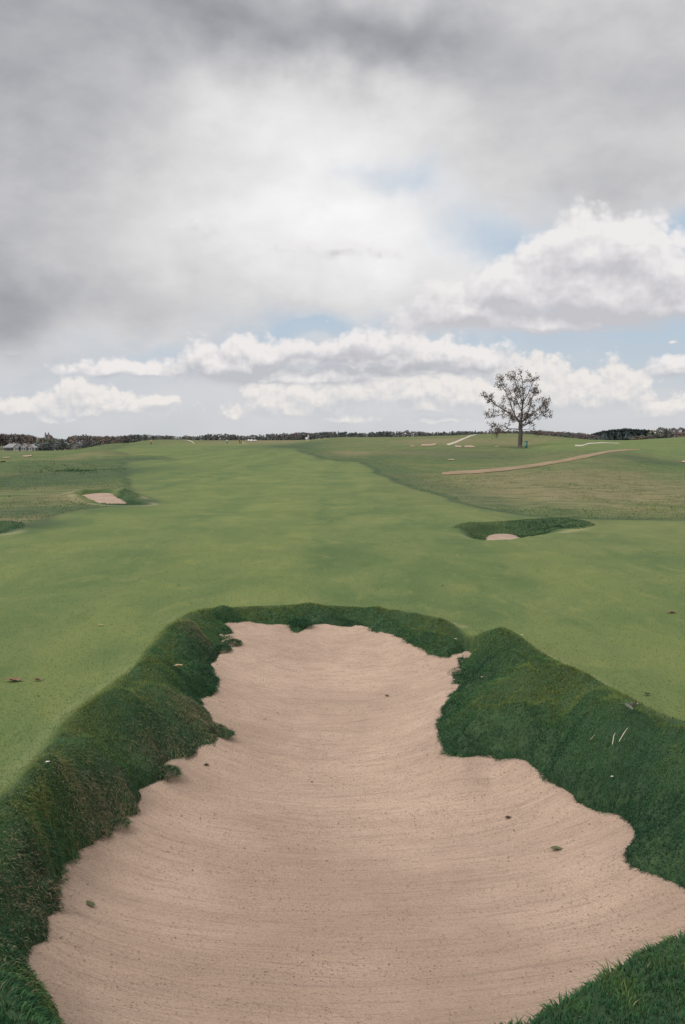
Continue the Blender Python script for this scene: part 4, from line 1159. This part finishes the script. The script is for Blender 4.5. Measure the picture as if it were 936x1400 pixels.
# dark plantation of evergreens on the right, two ranks
PT = [(806, 593.5), (815, 590), (825, 588), (840, 586), (855, 584.8), (868, 586), (880, 586.5), (892, 587.5)]
for rank in range(2):
    px = 808.0 + rank * 2
    while px < 893:
        far_tree(px, np.interp(px, [p_[0] for p_ in PT], [p_[1] for p_ in PT]) + random.uniform(-.4, .8), 560 + rank * 14 + random.uniform(-4, 4), 'pine', 'dark evergreen tree in the dense plantation at the right skyline', 'evergreens of the dense plantation at the right skyline', i=random.choice((0, 2)), wide=2.7)
        px += random.uniform(3.0, 4.2); ntree += 1
for px, top, d, kind, label in [(137.5, 595.6, 700, 'orange', 'bright orange autumn tree at the right end of the left wood'), (255, 594, 640, 'olive', 'small pale olive tree standing alone on the skyline beside the winding path'),
        (297, 594.2, 700, 'red', 'dull red tree among dark trees behind the golfer in blue'), (56, 597.5, 850, 'orange', 'orange tree right above the clubhouse roof'), (42, 597, 840, 'orange', 'orange brown tree behind the middle of the clubhouse roof'),
        (470, 591, 640, 'pine', 'dark round evergreen at the middle of the skyline'), (519, 589, 640, 'pine', 'dark evergreen left of a gap in the middle skyline'), (528, 588.8, 650, 'green', 'green tree right beside the gap in the middle skyline'),
        (556, 586.9, 640, 'brown', 'broad pinkish brown tree standing up from the skyline left of the far bunkers'), (563, 588, 640, 'brown', 'grey brown tree beside the broad pinkish one on the skyline'),
        (901, 582.6, 520, 'brown', 'tall grey olive tree right of the evergreen plantation'), (908, 583.6, 525, 'green', 'dull green tree between the tall grey tree and the right picture edge'), (893, 586, 515, 'olive', 'olive yellow tree at the right end of the evergreen plantation'),
        (914, 584.5, 540, 'pine', 'narrow dark evergreen in the right-hand clump'), (921, 583, 520, 'maroon', 'dark maroon tree in the right-hand clump'), (929, 582.5, 525, 'russet', 'russet tree near the right picture edge'), (937, 584, 520, 'maroon', 'maroon tree at the right picture edge'),
        (869, 597.5, 480, 'orange', 'low orange bush in front of the evergreen plantation'), (878, 594.6, 482, 'olive', 'pale olive bush in front of the evergreen plantation'), (888, 596, 478, 'russet', 'low russet bush at the right foot of the plantation'), (812, 594, 500, 'red', 'red bush at the left end of the evergreen plantation'),
        (898, 592, 470, 'green', 'low green bush under the tall grey olive tree'), (918, 590.5, 470, 'brown', 'low brown bush under the right-hand clump'), (929, 590, 470, 'orange', 'orange bush under the russet tree at the right')]:
    far_tree(px, top, d, kind, label, min_h=2.5)
for px, top in [(60, 604.5), (66, 603.5), (72, 605), (79, 604), (85, 603), (91, 606), (113, 606.5), (119, 605), (125, 604), (131, 605.5)]:
    far_tree(px, top, 690 + random.uniform(-8, 8), random.choice(('pine', 'green')), 'dark round evergreen among the houses in the left hollow', 'dark evergreens among the houses in the left hollow', i=1, wide=1.2)
print('far trees', ntree)

# far-off wooded hills that read as one mass
def wood(name, profile, d, depth, mats, seed, n, base_drop=6):
    r_ = random.Random(seed); b = MB()
    xs0 = [p_[0] for p_ in profile]; ys0 = [p_[1] for p_ in profile]
    for _ in range(n):
        px = r_.uniform(xs0[0], xs0[-1]); dd = d + r_.uniform(0, depth)
        topz = at(px, np.interp(px, xs0, ys0), d).z - r_.random() ** 1.3 * base_drop - 1.5
        p = at(px, 600, dd); c_ = Vector((p.x, p.y, topz)); R0 = r_.uniform(1.6, 3.2); mi = r_.randrange(len(mats))
        for k in range(22):
            q_ = Vector((r_.gauss(0, 1), r_.gauss(0, 1), r_.gauss(0, .8))).normalized() * R0 * r_.uniform(.5, 1)
            n_ = q_.normalized(); u = n_.orthogonal().normalized(); w = n_.cross(u); L_ = r_.uniform(.5, 1.1); pp = c_ + q_
            b.add([pp - u * L_, pp + w * L_, pp + u * L_, pp - w * L_], [(0, 1, 2, 3)], mi)
    tag(b.build(name, mats), kind='stuff')
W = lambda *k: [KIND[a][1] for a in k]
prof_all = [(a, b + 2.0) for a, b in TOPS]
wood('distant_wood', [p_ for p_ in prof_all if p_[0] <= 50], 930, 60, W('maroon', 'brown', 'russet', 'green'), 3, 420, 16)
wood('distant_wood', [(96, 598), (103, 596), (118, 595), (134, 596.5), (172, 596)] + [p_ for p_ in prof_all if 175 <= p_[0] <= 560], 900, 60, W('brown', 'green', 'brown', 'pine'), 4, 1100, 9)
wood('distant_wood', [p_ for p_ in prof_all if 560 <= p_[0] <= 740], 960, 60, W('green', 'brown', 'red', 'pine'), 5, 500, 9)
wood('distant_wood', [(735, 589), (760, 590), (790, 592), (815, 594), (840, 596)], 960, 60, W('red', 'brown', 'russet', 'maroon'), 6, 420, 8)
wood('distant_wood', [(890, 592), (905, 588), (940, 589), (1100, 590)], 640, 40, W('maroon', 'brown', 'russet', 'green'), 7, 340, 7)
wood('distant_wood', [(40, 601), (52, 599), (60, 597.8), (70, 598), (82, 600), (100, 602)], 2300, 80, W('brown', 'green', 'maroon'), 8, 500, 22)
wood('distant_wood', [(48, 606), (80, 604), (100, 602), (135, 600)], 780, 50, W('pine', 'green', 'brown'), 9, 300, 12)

# ------------------------------------------------------------------ far buildings
ROOF = simple('grey_shingles', (.185, .178, .182), (.150, .146, .150), .8); ROOFD = simple('dark_slate', (.085, .088, .098), (.065, .068, .078), .6); WHITE = simple('white_boards', (.235, .226, .22), (.205, .198, .194), .7)
STONE = simple('grey_stone', (.26, .245, .235), (.20, .19, .185), .9); WALLD = simple('dark_timber', (.13, .115, .105), (.10, .09, .085), .9); GLASS = simple('window_glass', (.045, .052, .060), (.03, .036, .042), .5, .15, .5); BRICK = simple('church_brick', (.20, .155, .145), (.165, .13, .125), .5)  # timber walls and doors in plain dark brown
ROOFG = simple('green_metal_roof', (.16, .215, .195), (.13, .18, .165), .6)
def hip(b, x0, x1, y0, y1, z0, z1, inset, over=.5, mi=0):
    x0 -= over; x1 += over; y0 -= over; y1 += over; ym = (y0 + y1) / 2
    b.add([(x0, y0, z0), (x1, y0, z0), (x1, y1, z0), (x0, y1, z0), (x0 + inset, ym, z1), (x1 - inset, ym, z1), (x0, y0, z0 - .25), (x1, y0, z0 - .25), (x1, y1, z0 - .25), (x0, y1, z0 - .25)],
          [(0, 1, 5, 4), (1, 2, 5), (2, 3, 4, 5), (3, 0, 4), (6, 7, 1, 0), (7, 8, 2, 1), (8, 9, 3, 2), (9, 6, 0, 3), (9, 8, 7, 6)], mi)
def gable_end(b, x0, x1, y, z0, z1, mi=0, thick=.25):
    xm = (x0 + x1) / 2
    b.add([(x0, y, z0), (x1, y, z0), (xm, y, z1), (x0, y + thick, z0), (x1, y + thick, z0), (xm, y + thick, z1)], [(0, 1, 2), (5, 4, 3), (0, 3, 4, 1), (1, 4, 5, 2), (2, 5, 3, 0)], mi)
def gable_roof(b, x0, x1, y0, y1, z0, z1, mi=0, th=.22):
    xm = (x0 + x1) / 2
    for xa, xb in ((x0, xm), (x1, xm)):
        b.add([(xa, y0, z0), (xb, y0, z1), (xb, y1, z1), (xa, y1, z0), (xa, y0, z0 - th), (xb, y0, z1 - th), (xb, y1, z1 - th), (xa, y1, z0 - th)], [(0, 1, 2, 3), (7, 6, 5, 4), (0, 4, 5, 1), (1, 5, 6, 2), (2, 6, 7, 3), (3, 7, 4, 0)], mi)
p0 = at(4.5, 617, 800); p1 = at(57, 617, 800); g0 = min(hz(p0.x, p0.y), hz(p1.x, p1.y)) - .3
W_ = p1.x - p0.x
club = empty('clubhouse', ((p0.x + p1.x) / 2, 800, g0), 0, 'long low clubhouse with grey hipped roof and white gables at the far left', 'building')
h2 = W_ / 2
MB().box(-h2, h2, 0, 11, 0, 3.0).build('wall', STONE, club)
b = MB(); hip(b, -h2, -1.0, 0, 11, 3.0, 6.0, 4); rf = b.build('roof', ROOF, club)
b = MB(); hip(b, 2.0, h2, .4, 10.6, 2.6, 5.4, 4); b.build('roof', ROOF, club)
for cx_, w_, hh in ((-3.6, 3.0, 5.9), (1.4, 3.4, 6.3), (6.2, 2.4, 5.2)):
    b = MB(); b.box(cx_ - w_ + .1, cx_ + w_ - .1, -1.4, .0, 0, 3.05); gable_end(b, cx_ - w_ + .1, cx_ + w_ - .1, -1.4, 3.05, hh - .2)
    gp = b.build('gable', WHITE if cx_ < 5 else STONE, club)
    b = MB(); gable_roof(b, cx_ - w_ - .3, cx_ + w_ + .3, -1.8, 5.5, 2.9, hh); b.build('gable_roof', ROOF, gp)
    for wx in (-.9, .9):
        f_ = MB().box(cx_ + wx - .62, cx_ + wx + .62, -1.46, -1.39, 1.0, 2.7).build('window', WHITE, gp)
        MB().box(cx_ + wx - .52, cx_ + wx + .52, -1.49, -1.455, 1.1, 2.6).build('pane', GLASS, f_)
for wx in np.linspace(-h2 + 1.3, h2 - 1.3, 11):
    if -7.2 < wx < 9: continue
    f_ = MB().box(wx - .7, wx + .7, -.07, .01, .8, 2.4).build('window', WHITE, club); MB().box(wx - .58, wx + .58, -.10, -.065, .92, 2.28).build('pane', GLASS, f_)
MB().box(-h2 + .5, -7.4, -2.6, -.2, 2.3, 2.55).build('porch_roof', ROOF, club)
MB().box(-8.9, -8.0, 5, 6, 4.6, 7.0).build('chimney', STONE, rf)
def house(px, base, d, w, dep, wall_h, ridge, wm, rm, label, name='house', windows=((-.5, 1), (.5, 1)), rz=0):
    p = at(px, base, d); g = hz(p.x, p.y)
    r_ = empty(name, (p.x, p.y, max(g, p.z) - .2), rz, label, 'house')
    b = MB(); b.box(-w / 2, w / 2, 0, dep, 0, wall_h); gable_end(b, -w / 2, w / 2, 0, wall_h, ridge - .2); gable_end(b, -w / 2, w / 2, dep - .25, wall_h, ridge - .2); b.build('wall', wm, r_)
    b = MB(); gable_roof(b, -w / 2 - .4, w / 2 + .4, -.5, dep + .5, wall_h - .1, ridge); rf_ = b.build('roof', rm, r_)
    for fx, fz in windows:
        f_ = MB().box(fx * w * .5 - .5, fx * w * .5 + .5, -.07, .02, fz, fz + 1.3).build('window', WHITE, r_); MB().box(fx * w * .5 - .4, fx * w * .5 + .4, -.10, -.065, fz + .1, fz + 1.2).build('pane', GLASS, f_)
    MB().box(-.5, .5, -.08, .02, 0, 2.05).build('door', WALLD, r_)
    MB().box(w * .2, w * .2 + .6, dep * .4, dep * .4 + .6, ridge - 1.0, ridge + .7).build('chimney', STONE, rf_)
    return r_
house(103.5, 613, 720, 8.6, 12, 2.2, 5.0, WALLD, ROOFD, 'house with broad dark slate roof in the left hollow', 'slate_roofed_house')
house(109.5, 607.5, 745, 4.4, 6, 2.0, 3.6, WHITE, ROOF, 'small white gabled house among trees right of the slate roof', 'white_house', ((-.5, .6), (.5, .6)))
house(88.2, 610, 740, 4.6, 6, 1.6, 3.0, WALLD, ROOFG, 'small house with pale green roof left of the slate roof', 'green_roofed_house', ((-.5, .4), (.5, .4)))
# twin-spired church on its hill
p = at(65, 598.5, 2200); ch = empty('church', (p.x, 2200, p.z - 2), 0, 'twin-spired brick church on the far wooded hill at left', 'church')
MB().box(-4.5, 4.5, 0, 22, 0, 6.2).build('nave', BRICK, ch)
b = MB(); gable_roof(b, -4.9, 4.9, .2, 22.5, 6.0, 9.0); b.build('roof', ROOFD, ch)
b = MB(); b.box(-7.0, -4.6, 14, 20, 0, 5); b.box(4.6, 7.0, 14, 20, 0, 5); b.build('transept', BRICK, ch)
for sx_ in (-3.4, 3.4):
    tw = MB().box(sx_ - 1.5, sx_ + 1.5, -2.4, .6, 0, 9.6).build('tower', BRICK, ch)
    MB().add([(sx_ - 1.6, -2.5, 9.6), (sx_ + 1.6, -2.5, 9.6), (sx_ + 1.6, .7, 9.6), (sx_ - 1.6, .7, 9.6), (sx_, -.9, 15.2)], [(0, 1, 4), (1, 2, 4), (2, 3, 4), (3, 0, 4), (3, 2, 1, 0)]).build('spire', ROOFD, tw)
    MB().box(sx_ - .5, sx_ + .5, -2.47, -2.39, 6.4, 8.6).build('belfry_opening', GLASS, tw)
MB().box(-.9, .9, -.08, .02, 0, 2.8).build('door', WALLD, ch)

# ------------------------------------------------------------------ golfers and cart
SKIN = simple('skin', (.40, .26, .20), (.36, .23, .18), 8, .6); HAIR = simple('dark_hair', (.03, .022, .018), (.05, .035, .03), 20)
def person(px, foot, d, shirt, trousers, label, pose=0, cap=None, rz=0.0):
    p = at(px, foot, d); g = hz(p.x, p.y)
    root = empty('person', (p.x, p.y, g), rz, label, 'person')
    V = [(0, 0, .95), (0, 0, 1.15), (0, -.01, 1.38), (0, -.01, 1.50), (0, -.03, 1.58), (0, -.03, 1.70),
         (.10, 0, .88), (.13, -.03, .48), (.14, .02, .08), (.15, -.12, .03), (-.10, 0, .88), (-.13, .03, .48), (-.14, .05, .08), (-.15, -.09, .03)]
    Rr = [.15, .145, .165, .06, .085, .095, .10, .068, .05, .045, .10, .068, .05, .045]
    E = [(0, 1), (1, 2), (2, 3), (3, 4), (4, 5), (0, 6), (6, 7), (7, 8), (8, 9), (0, 10), (10, 11), (11, 12), (12, 13)]
    arms = {0: [[(.20, 0, 1.40), (.26, -.02, 1.14), (.24, -.16, .92), (.23, -.22, .84)], [(-.20, 0, 1.40), (-.27, .02, 1.14), (-.25, -.10, .90), (-.24, -.15, .82)]],
            1: [[(.20, 0, 1.40), (.22, -.14, 1.16), (.06, -.34, 1.0), (.02, -.40, .96)], [(-.20, 0, 1.40), (-.22, -.14, 1.16), (-.04, -.34, 1.02), (.0, -.40, .97)]]}[pose]
    for A_ in arms:
        k = len(V); V += A_; Rr += [.062, .048, .036, .034]; E += [(2, k), (k, k + 1), (k + 1, k + 2), (k + 2, k + 3)]
        hx, hy, hz_ = A_[-1]; sgn = 1 if hx > 0 else -1
        for j in range(5):                                    # four fingers and a thumb
            kk = len(V); a_ = (j - 1.5) * .016
            if j < 4: V += [(hx + a_ * .4, hy - .03 + a_, hz_ - .05), (hx - sgn * .012, hy - .04 + a_, hz_ - .09 + abs(a_) * .4)]
            else: V += [(hx - sgn * .02, hy - .045, hz_ - .02), (hx - sgn * .03, hy - .07, hz_ - .045)]
            Rr += [.010, .008]; E += [(k + 3, kk), (kk, kk + 1)]
    me = bpy.data.meshes.new('body'); me.from_pydata(V, E, [])
    o = link('body', me, root)
    sk = o.modifiers.new('skin', 'SKIN')
    for i, r_ in enumerate(Rr): me.skin_vertices[0].data[i].radius = (r_, r_ * (.72 if i < 3 else 1))
    me.skin_vertices[0].data[0].use_root = True
    o.modifiers.new('sub', 'SUBSURF').levels = 1; o.modifiers['sub'].render_levels = 1
    dg = bpy.context.evaluated_depsgraph_get(); m2 = bpy.data.meshes.new_from_object(o.evaluated_get(dg)); o.modifiers.clear(); o.data = m2
    m2.materials.clear()
    for mm in (SKIN, shirt, trousers, DARK): m2.materials.append(mm)
    for f_ in m2.polygons:
        c_ = f_.center; arm = abs(c_.x) > .19 and c_.z < 1.45
        f_.use_smooth = True
        f_.material_index = 3 if c_.z < .10 else 2 if (c_.z < .98 and not arm) else 0 if (c_.z > 1.49 or (arm and c_.z < 1.18)) else 1
    b = MB()
    b.lathe([(.0, .135), (.06, .125), (.10, .085), (.112, .03), (.108, -.01)], 14, 0, (0, -.015, 1.665))
    if cap: b.add([(-.09, -.10, 1.685), (.09, -.10, 1.685), (.07, -.24, 1.675), (-.07, -.24, 1.675)], [(0, 1, 2, 3)], 0)
    b.build('cap' if cap else 'hair', cap or HAIR, root, True)
    fb_ = MB()
    for sx_ in (-.036, .036): fb_.lathe([(.0, -.010), (.012, 0), (0, .010)], 8, 0, (sx_, -.122, 1.655))
    fb_.build('eyes', DARK, root)
    MB().add([(-.016, -.118, 1.60), (.016, -.118, 1.60), (0, -.150, 1.605), (0, -.118, 1.648)], [(0, 2, 3), (2, 1, 3), (0, 1, 2)]).build('nose', SKIN, root)
    return root
RED = simple('red_cloth', (.50, .12, .075), (.42, .10, .065), 6); BLUE = simple('blue_cloth', (.22, .46, .58), (.18, .40, .52), 6); BLACK = simple('black_cloth', (.018, .018, .022), (.028, .028, .032), 6); NAVY = simple('dark_trousers', (.024, .026, .034), (.03, .032, .04), 6); WCAP = simple('white_cap', (.7, .7, .7), (.6, .6, .6), 6)
person(207, 609, 370, RED, NAVY, 'person in a red shirt standing on the far left fairway', 1, WCAP, .4)
person(311, 608, 380, BLUE, NAVY, 'person in a light blue top and dark trousers on the far fairway', 0, None, 2.9)
person(328, 608, 376, BLACK, BLACK, 'person dressed in black beside the pale path on the far fairway', 0, None, -.5)
# golf bag on a trolley beside the dark figure
p = at(330.2, 608, 377); g = hz(p.x, p.y)
bag = empty('golf_trolley', (p.x, p.y, g), .3, 'black golf bag on a push trolley next to the person in black', 'golf trolley')
b = MB(); b.tube([(0, 0, .22), (.05, .12, .55), (.10, .24, .98)], [.13, .14, .15], 12); b.build('bag', BLACK, bag, True)
for sx_ in (-.28, .28): MB().tube([(sx_ - .02, 0, .16), (sx_ + .02, 0, .16)], [.16, .16], 16).build('wheel', DARK, bag)
MB().tube([(-.28, 0, .16), (.28, 0, .16)], [.015, .015], 6).build('axle', DARK, bag)
MB().tube([(0, -.02, .16), (-.04, -.2, .7), (-.06, -.36, 1.02)], [.018, .018, .018], 6).build('handle', DARK, bag)
b = MB()
for k in range(6): b.tube([(.10 + .03 * (k % 3) - .03, .24 + .03 * (k // 3), .98), (.13 + .05 * (k % 3) - .05, .32 + .05 * (k // 3), 1.22)], [.008, .022], 6)
b.build('clubs', ROOF, bag)
# white golf carts on the path beyond
CARTW = simple('white_shell', (.72, .72, .71), (.66, .66, .65), 2, .4, .4)
def cart():
    r_ = empty('golf_cart', (0, 0, 0))
    b = MB(); b.box(-1.15, 1.15, -.58, .58, .26, .46)
    b.add([(-1.15, -.56, .46), (-.62, -.56, .46), (-.70, -.56, .88), (-1.02, -.56, .78), (-1.15, .56, .46), (-.62, .56, .46), (-.70, .56, .88), (-1.02, .56, .78)], [(0, 3, 2, 1), (4, 5, 6, 7), (0, 4, 7, 3), (3, 7, 6, 2), (2, 6, 5, 1)])
    b.box(.10, 1.12, -.56, .56, .46, .68); b.build('body', CARTW, r_)
    b = MB(); b.box(-.02, .55, -.54, .54, .685, .80); b.box(.50, .62, -.54, .54, .80, 1.18); b.build('seat', simple('cart_seat', (.35, .32, .27), None, 4), r_)
    MB().box(-.90, 1.0, -.60, .60, 1.80, 1.87).build('roof', CARTW, r_)
    for sx_, tx_ in ((-.72, -.55), (.95, .85)):
        for sy_ in (-.54, .54): MB().tube([(sx_, sy_, .72 if sx_ < 0 else .66), (tx_, sy_, 1.80)], [.02, .02], 6).build('post', DARK, r_)
    for sx_ in (-.78, .78):
        for sy_ in (-.52, .52):
            w_ = MB().tube([(sx_, sy_ - .09, .23), (sx_, sy_ + .09, .23)], [.23, .23], 16).build('wheel', DARK, r_)
            MB().tube([(sx_, sy_ - .10, .23), (sx_, sy_ + .10, .23)], [.12, .12], 12).build('rim', CARTW, w_)
    MB().tube([(-.62, -.28, .85), (-.42, -.28, 1.02)], [.02, .02], 6).build('steering_column', DARK, r_)
    return r_
def copy_tree(o, parent=None):
    c_ = o.copy(); C.objects.link(c_); c_.parent = parent
    for k in [q_ for q_ in bpy.data.objects if q_.parent == o]: copy_tree(k, c_)
    return c_
c1 = cart(); c2 = copy_tree(c1)
for o, px, d, rz, lab in ((c1, 347.5, 425, .2, 'white golf cart parked beyond the golfers, the right one of a pair'), (c2, 343.2, 432, -.3, 'white golf cart parked beyond the golfers, the left one of a pair')):
    p = at(px, 601, d); o.location = (p.x, p.y, hz(p.x, p.y) + .02); o.rotation_euler = (0, 0, rz); tag(o, lab, 'golf cart', 'white golf carts beyond the golfers')

# ------------------------------------------------------------------ leaves, twigs and crumbs on the ground
def on_bank(px, py):
    rx, rz = ray(px, py); ys = np.linspace(3.4, 13.5, 5000)
    zz = np.maximum(pick(_hz, rx * ys, ys), -9)
    f = CAM_H + rz * ys - zz; k = np.nonzero(f <= 0)[0]; y = ys[k[0]]
    return Vector((rx * y, y, CAM_H + rz * y))
def on_sand(px, py):
    rx, rz = ray(px, py); ys = np.linspace(3.6, 13.2, 5000)
    d = sdf(SAND_S, rx * ys, ys); zz = sand_height(rx * ys, ys, np.minimum(d, 0))
    f = CAM_H + rz * ys - zz; k = np.nonzero(f <= 0)[0]; y = ys[k[0]]
    return Vector((rx * y, y, CAM_H + rz * y))
LEAF = {'brown': simple('dry_leaf', (.16, .095, .055), (.10, .062, .040), 30), 'tan': simple('tan_leaf', (.36, .25, .16), (.28, .19, .12), 30), 'pale': simple('pale_leaf', (.50, .46, .40), (.40, .36, .32), 30), 'green': simple('green_leaf', (.055, .070, .030), (.085, .080, .040), 30), 'grey': simple('grey_leaf', (.22, .21, .175), (.14, .135, .11), 30), 'dark': simple('dark_leaf', (.05, .035, .026), (.035, .026, .02), 30)}
def leaf(loc, size, kind, label, rz=None, curl=.35, lobed=True, tilt=(0, 0), narrow=.30):
    r_ = random.Random(int(loc.x * 997 + loc.y * 131)); n = 15; vs, fs = [], []
    for i in range(n):
        u = i / (n - 1); env = math.sin(math.pi * u ** .8) * narrow + .012
        if lobed: env *= .72 + .38 * abs(math.sin(u * 13))
        for k in (-1, -.5, 0, .5, 1):
            x_ = (u - .5); y_ = k * env
            vs.append((x_ * size, y_ * size, size * (curl * (y_ * y_) * 2.6 + curl * .5 * (x_ * x_) * 1.6 + .02 * math.sin(u * 9 + k * 2))))
    for i in range(n - 1):
        for k in range(4): fs.append((i * 5 + k, i * 5 + k + 1, (i + 1) * 5 + k + 1, (i + 1) * 5 + k))
    b = MB(); b.add(vs, fs); b.tube([(-.5 * size, 0, size * .2 * curl), (-.72 * size, .03 * size, .01 * size)], [.012 * size, .008 * size], 5)
    o = b.build('fallen_leaf', LEAF[kind], None, True)
    o.location = loc; o.rotation_euler = (tilt[0], tilt[1], r_.uniform(0, 6.28) if rz is None else rz)
    return tag(o, label, 'leaf')
def flat(px, py, up=.012):
    q_ = on_plane(px, py, 0.0); return Vector((q_[0], q_[1], hz(*q_) + up))
leaf(flat(20, 932), .15, 'brown', 'flat brown leaf on the fairway at the left edge, left of another', .15, .5)
leaf(flat(52, 931), .085, 'brown', 'short red brown leaf on the fairway right of the flat one at left', .6, .7)
leaf(flat(918, 838.5), .14, 'brown', 'brown leaf lying alone on the fairway at the right edge', .1, .4)
leaf(flat(884, 951), .07, 'dark', 'dark leaf on the worn strip at the top of the right bank', .8, .8)
leaf(flat(604, 801), .06, 'dark', 'tiny dark leaf on the fairway beyond the bunker', .2, .5)
leaf(flat(138, 856, .014), .06, 'tan', 'tiny pale tan leaf on the fairway left of the bunker', .3, .5)
leaf(flat(245, 801), .05, 'dark', 'tiny dark scrap of leaf on the fairway above the left bank', 1.2, .5)
leaf(on_bank(245, 918) + Vector((0, 0, .055)), .085, 'tan', 'tan leaf resting in the long grass of the left bank', .5, .6)
leaf(on_bank(66, 1051) + Vector((0, 0, .045)), .035, 'pale', 'pale scrap of leaf in the left bank near its crest', .9, .6)
leaf(on_bank(713, 874) + Vector((0, 0, .045)), .03, 'pale', 'tiny white petal-like leaf at the top of the right bank', .3, .4, False)
leaf(on_bank(658, 932) + Vector((0, 0, .045)), .035, 'tan', 'small tan leaf low on the right bank by the notch', .8, .4)
leaf(on_bank(622, 879) + Vector((0, 0, .045)), .035, 'pale', 'small pale leaf on the back lip of the bunker', .2, .4)
leaf(on_bank(836, 1070) + Vector((0, 0, .045)), .032, 'pale', 'small pale leaf near the lower edge of the right bank', .7, .4)
lc = on_bank(862, 976) + Vector((0, 0, .05))
for k, (dx_, dz_, rz_, s_) in enumerate(((-.025, 0, .2, .085), (.01, .015, 1.2, .08), (.035, .008, 2.3, .075))):
    leaf(lc + Vector((dx_, 0, dz_)), s_, 'grey', ('left', 'upright middle', 'right')[k] + ' leaf of the curled grey cluster on the right bank', rz_, .9, True, (.5 - .3 * k, .5))['group'] = 'curled grey leaf cluster on the right bank'
leaf(on_sand(760, 1162) + Vector((0, 0, .008)), .085, 'green', 'small dark green leaf lying on the sand at right', .05, .5, False, (0, 0), .30)
leaf(on_sand(125, 1239) + Vector((0, 0, .008)), .085, 'green', 'curled green leaf on the sand near the left bank', -.7, .8, False, (0, 0), .22)
for px, py, s_, lab in ((283, 1047, .05, 'dark scrap of leaf on the sand below the left bank'), (528, 952, .05, 'dark speck of leaf in the middle of the sand'), (694, 1119, .05, 'dark clod on a rake line in the right of the sand'), (60, 1385, .05, 'dark scrap on the sand at the bottom left')):
    leaf(on_sand(px, py) + Vector((0, 0, .006)), s_, 'dark', lab, .3, .8, False)
TW = simple('dry_stalk', (.42, .35, .25), (.34, .28, .20), 20)
for pts, lab in ((((836, 1028), (838, 1018), (840, 1012)), 'short dry stalk on the right bank, left of a longer one'), (((845, 1024), (852, 1014), (857, 1005)), 'longer bent dry stalk on the right bank'), (((806, 1021), (812, 1016)), 'tiny reddish stalk in the right bank grass')):
    P_ = [on_bank(*q_) + Vector((0, 0, .055 + .01 * (i % 2))) for i, q_ in enumerate(pts)]
    tag(MB().tube(P_, [.0026] * (len(P_) - 1) + [.0014], 5).build('dry_stalk', TW), lab, 'stalk')

# crumbs and grit on the raked sand
nC = 6500
cx_ = rng.uniform(SAND_S[:, 0].min(), SAND_S[:, 0].max(), nC * 3); cy_ = rng.uniform(4.6, 12.6, nC * 3)
dd = sdf(SAND_S, cx_, cy_); k = (dd < -.02) & (rng.random(nC * 3) < .25 + .75 * sstep(fbm(cx_ * 1.4, cy_ * 2.2, 3), .42, .62))
cx_, cy_, dd = cx_[k][:nC], cy_[k][:nC], dd[k][:nC]; nC = len(cx_)
cz_ = sand_height(cx_, cy_, dd); cs_ = np.minimum(rng.lognormal(-6.02, .42, nC), .0095)
base = np.array([[0, 0, 1.1], [1, 0, 0], [-.4, .9, .1], [-.6, -.8, 0], [.1, .1, -.6]])
ang = rng.uniform(0, 6.28, nC); ca, sa = np.cos(ang), np.sin(ang)
Vv = base[None] * rng.uniform(.7, 1.3, (nC, 5, 1)) * cs_[:, None, None]
Vx = Vv[..., 0] * ca[:, None] - Vv[..., 1] * sa[:, None] + cx_[:, None]; Vy = Vv[..., 0] * sa[:, None] + Vv[..., 1] * ca[:, None] + cy_[:, None]; Vz = Vv[..., 2] * .8 + cz_[:, None] + .002
Fq = np.array([0, 1, 2, 0, 2, 3, 0, 3, 1, 4, 2, 1, 4, 3, 2, 4, 1, 3])
GRIT = leaf_mat('grit', [(.13, .092, .070), (.20, .145, .112), (.09, .065, .05), (.26, .19, .15), (.16, .115, .09)])
me = mesh_from('sand_grit', np.stack([Vx, Vy, Vz], -1).reshape(-1, 3), (np.arange(nC)[:, None] * 5 + Fq[None]).ravel(), np.arange(nC * 6) * 3, np.full(nC * 6, 3), GRIT, smooth=False)
tag(link('sand_grit', me), kind='stuff')
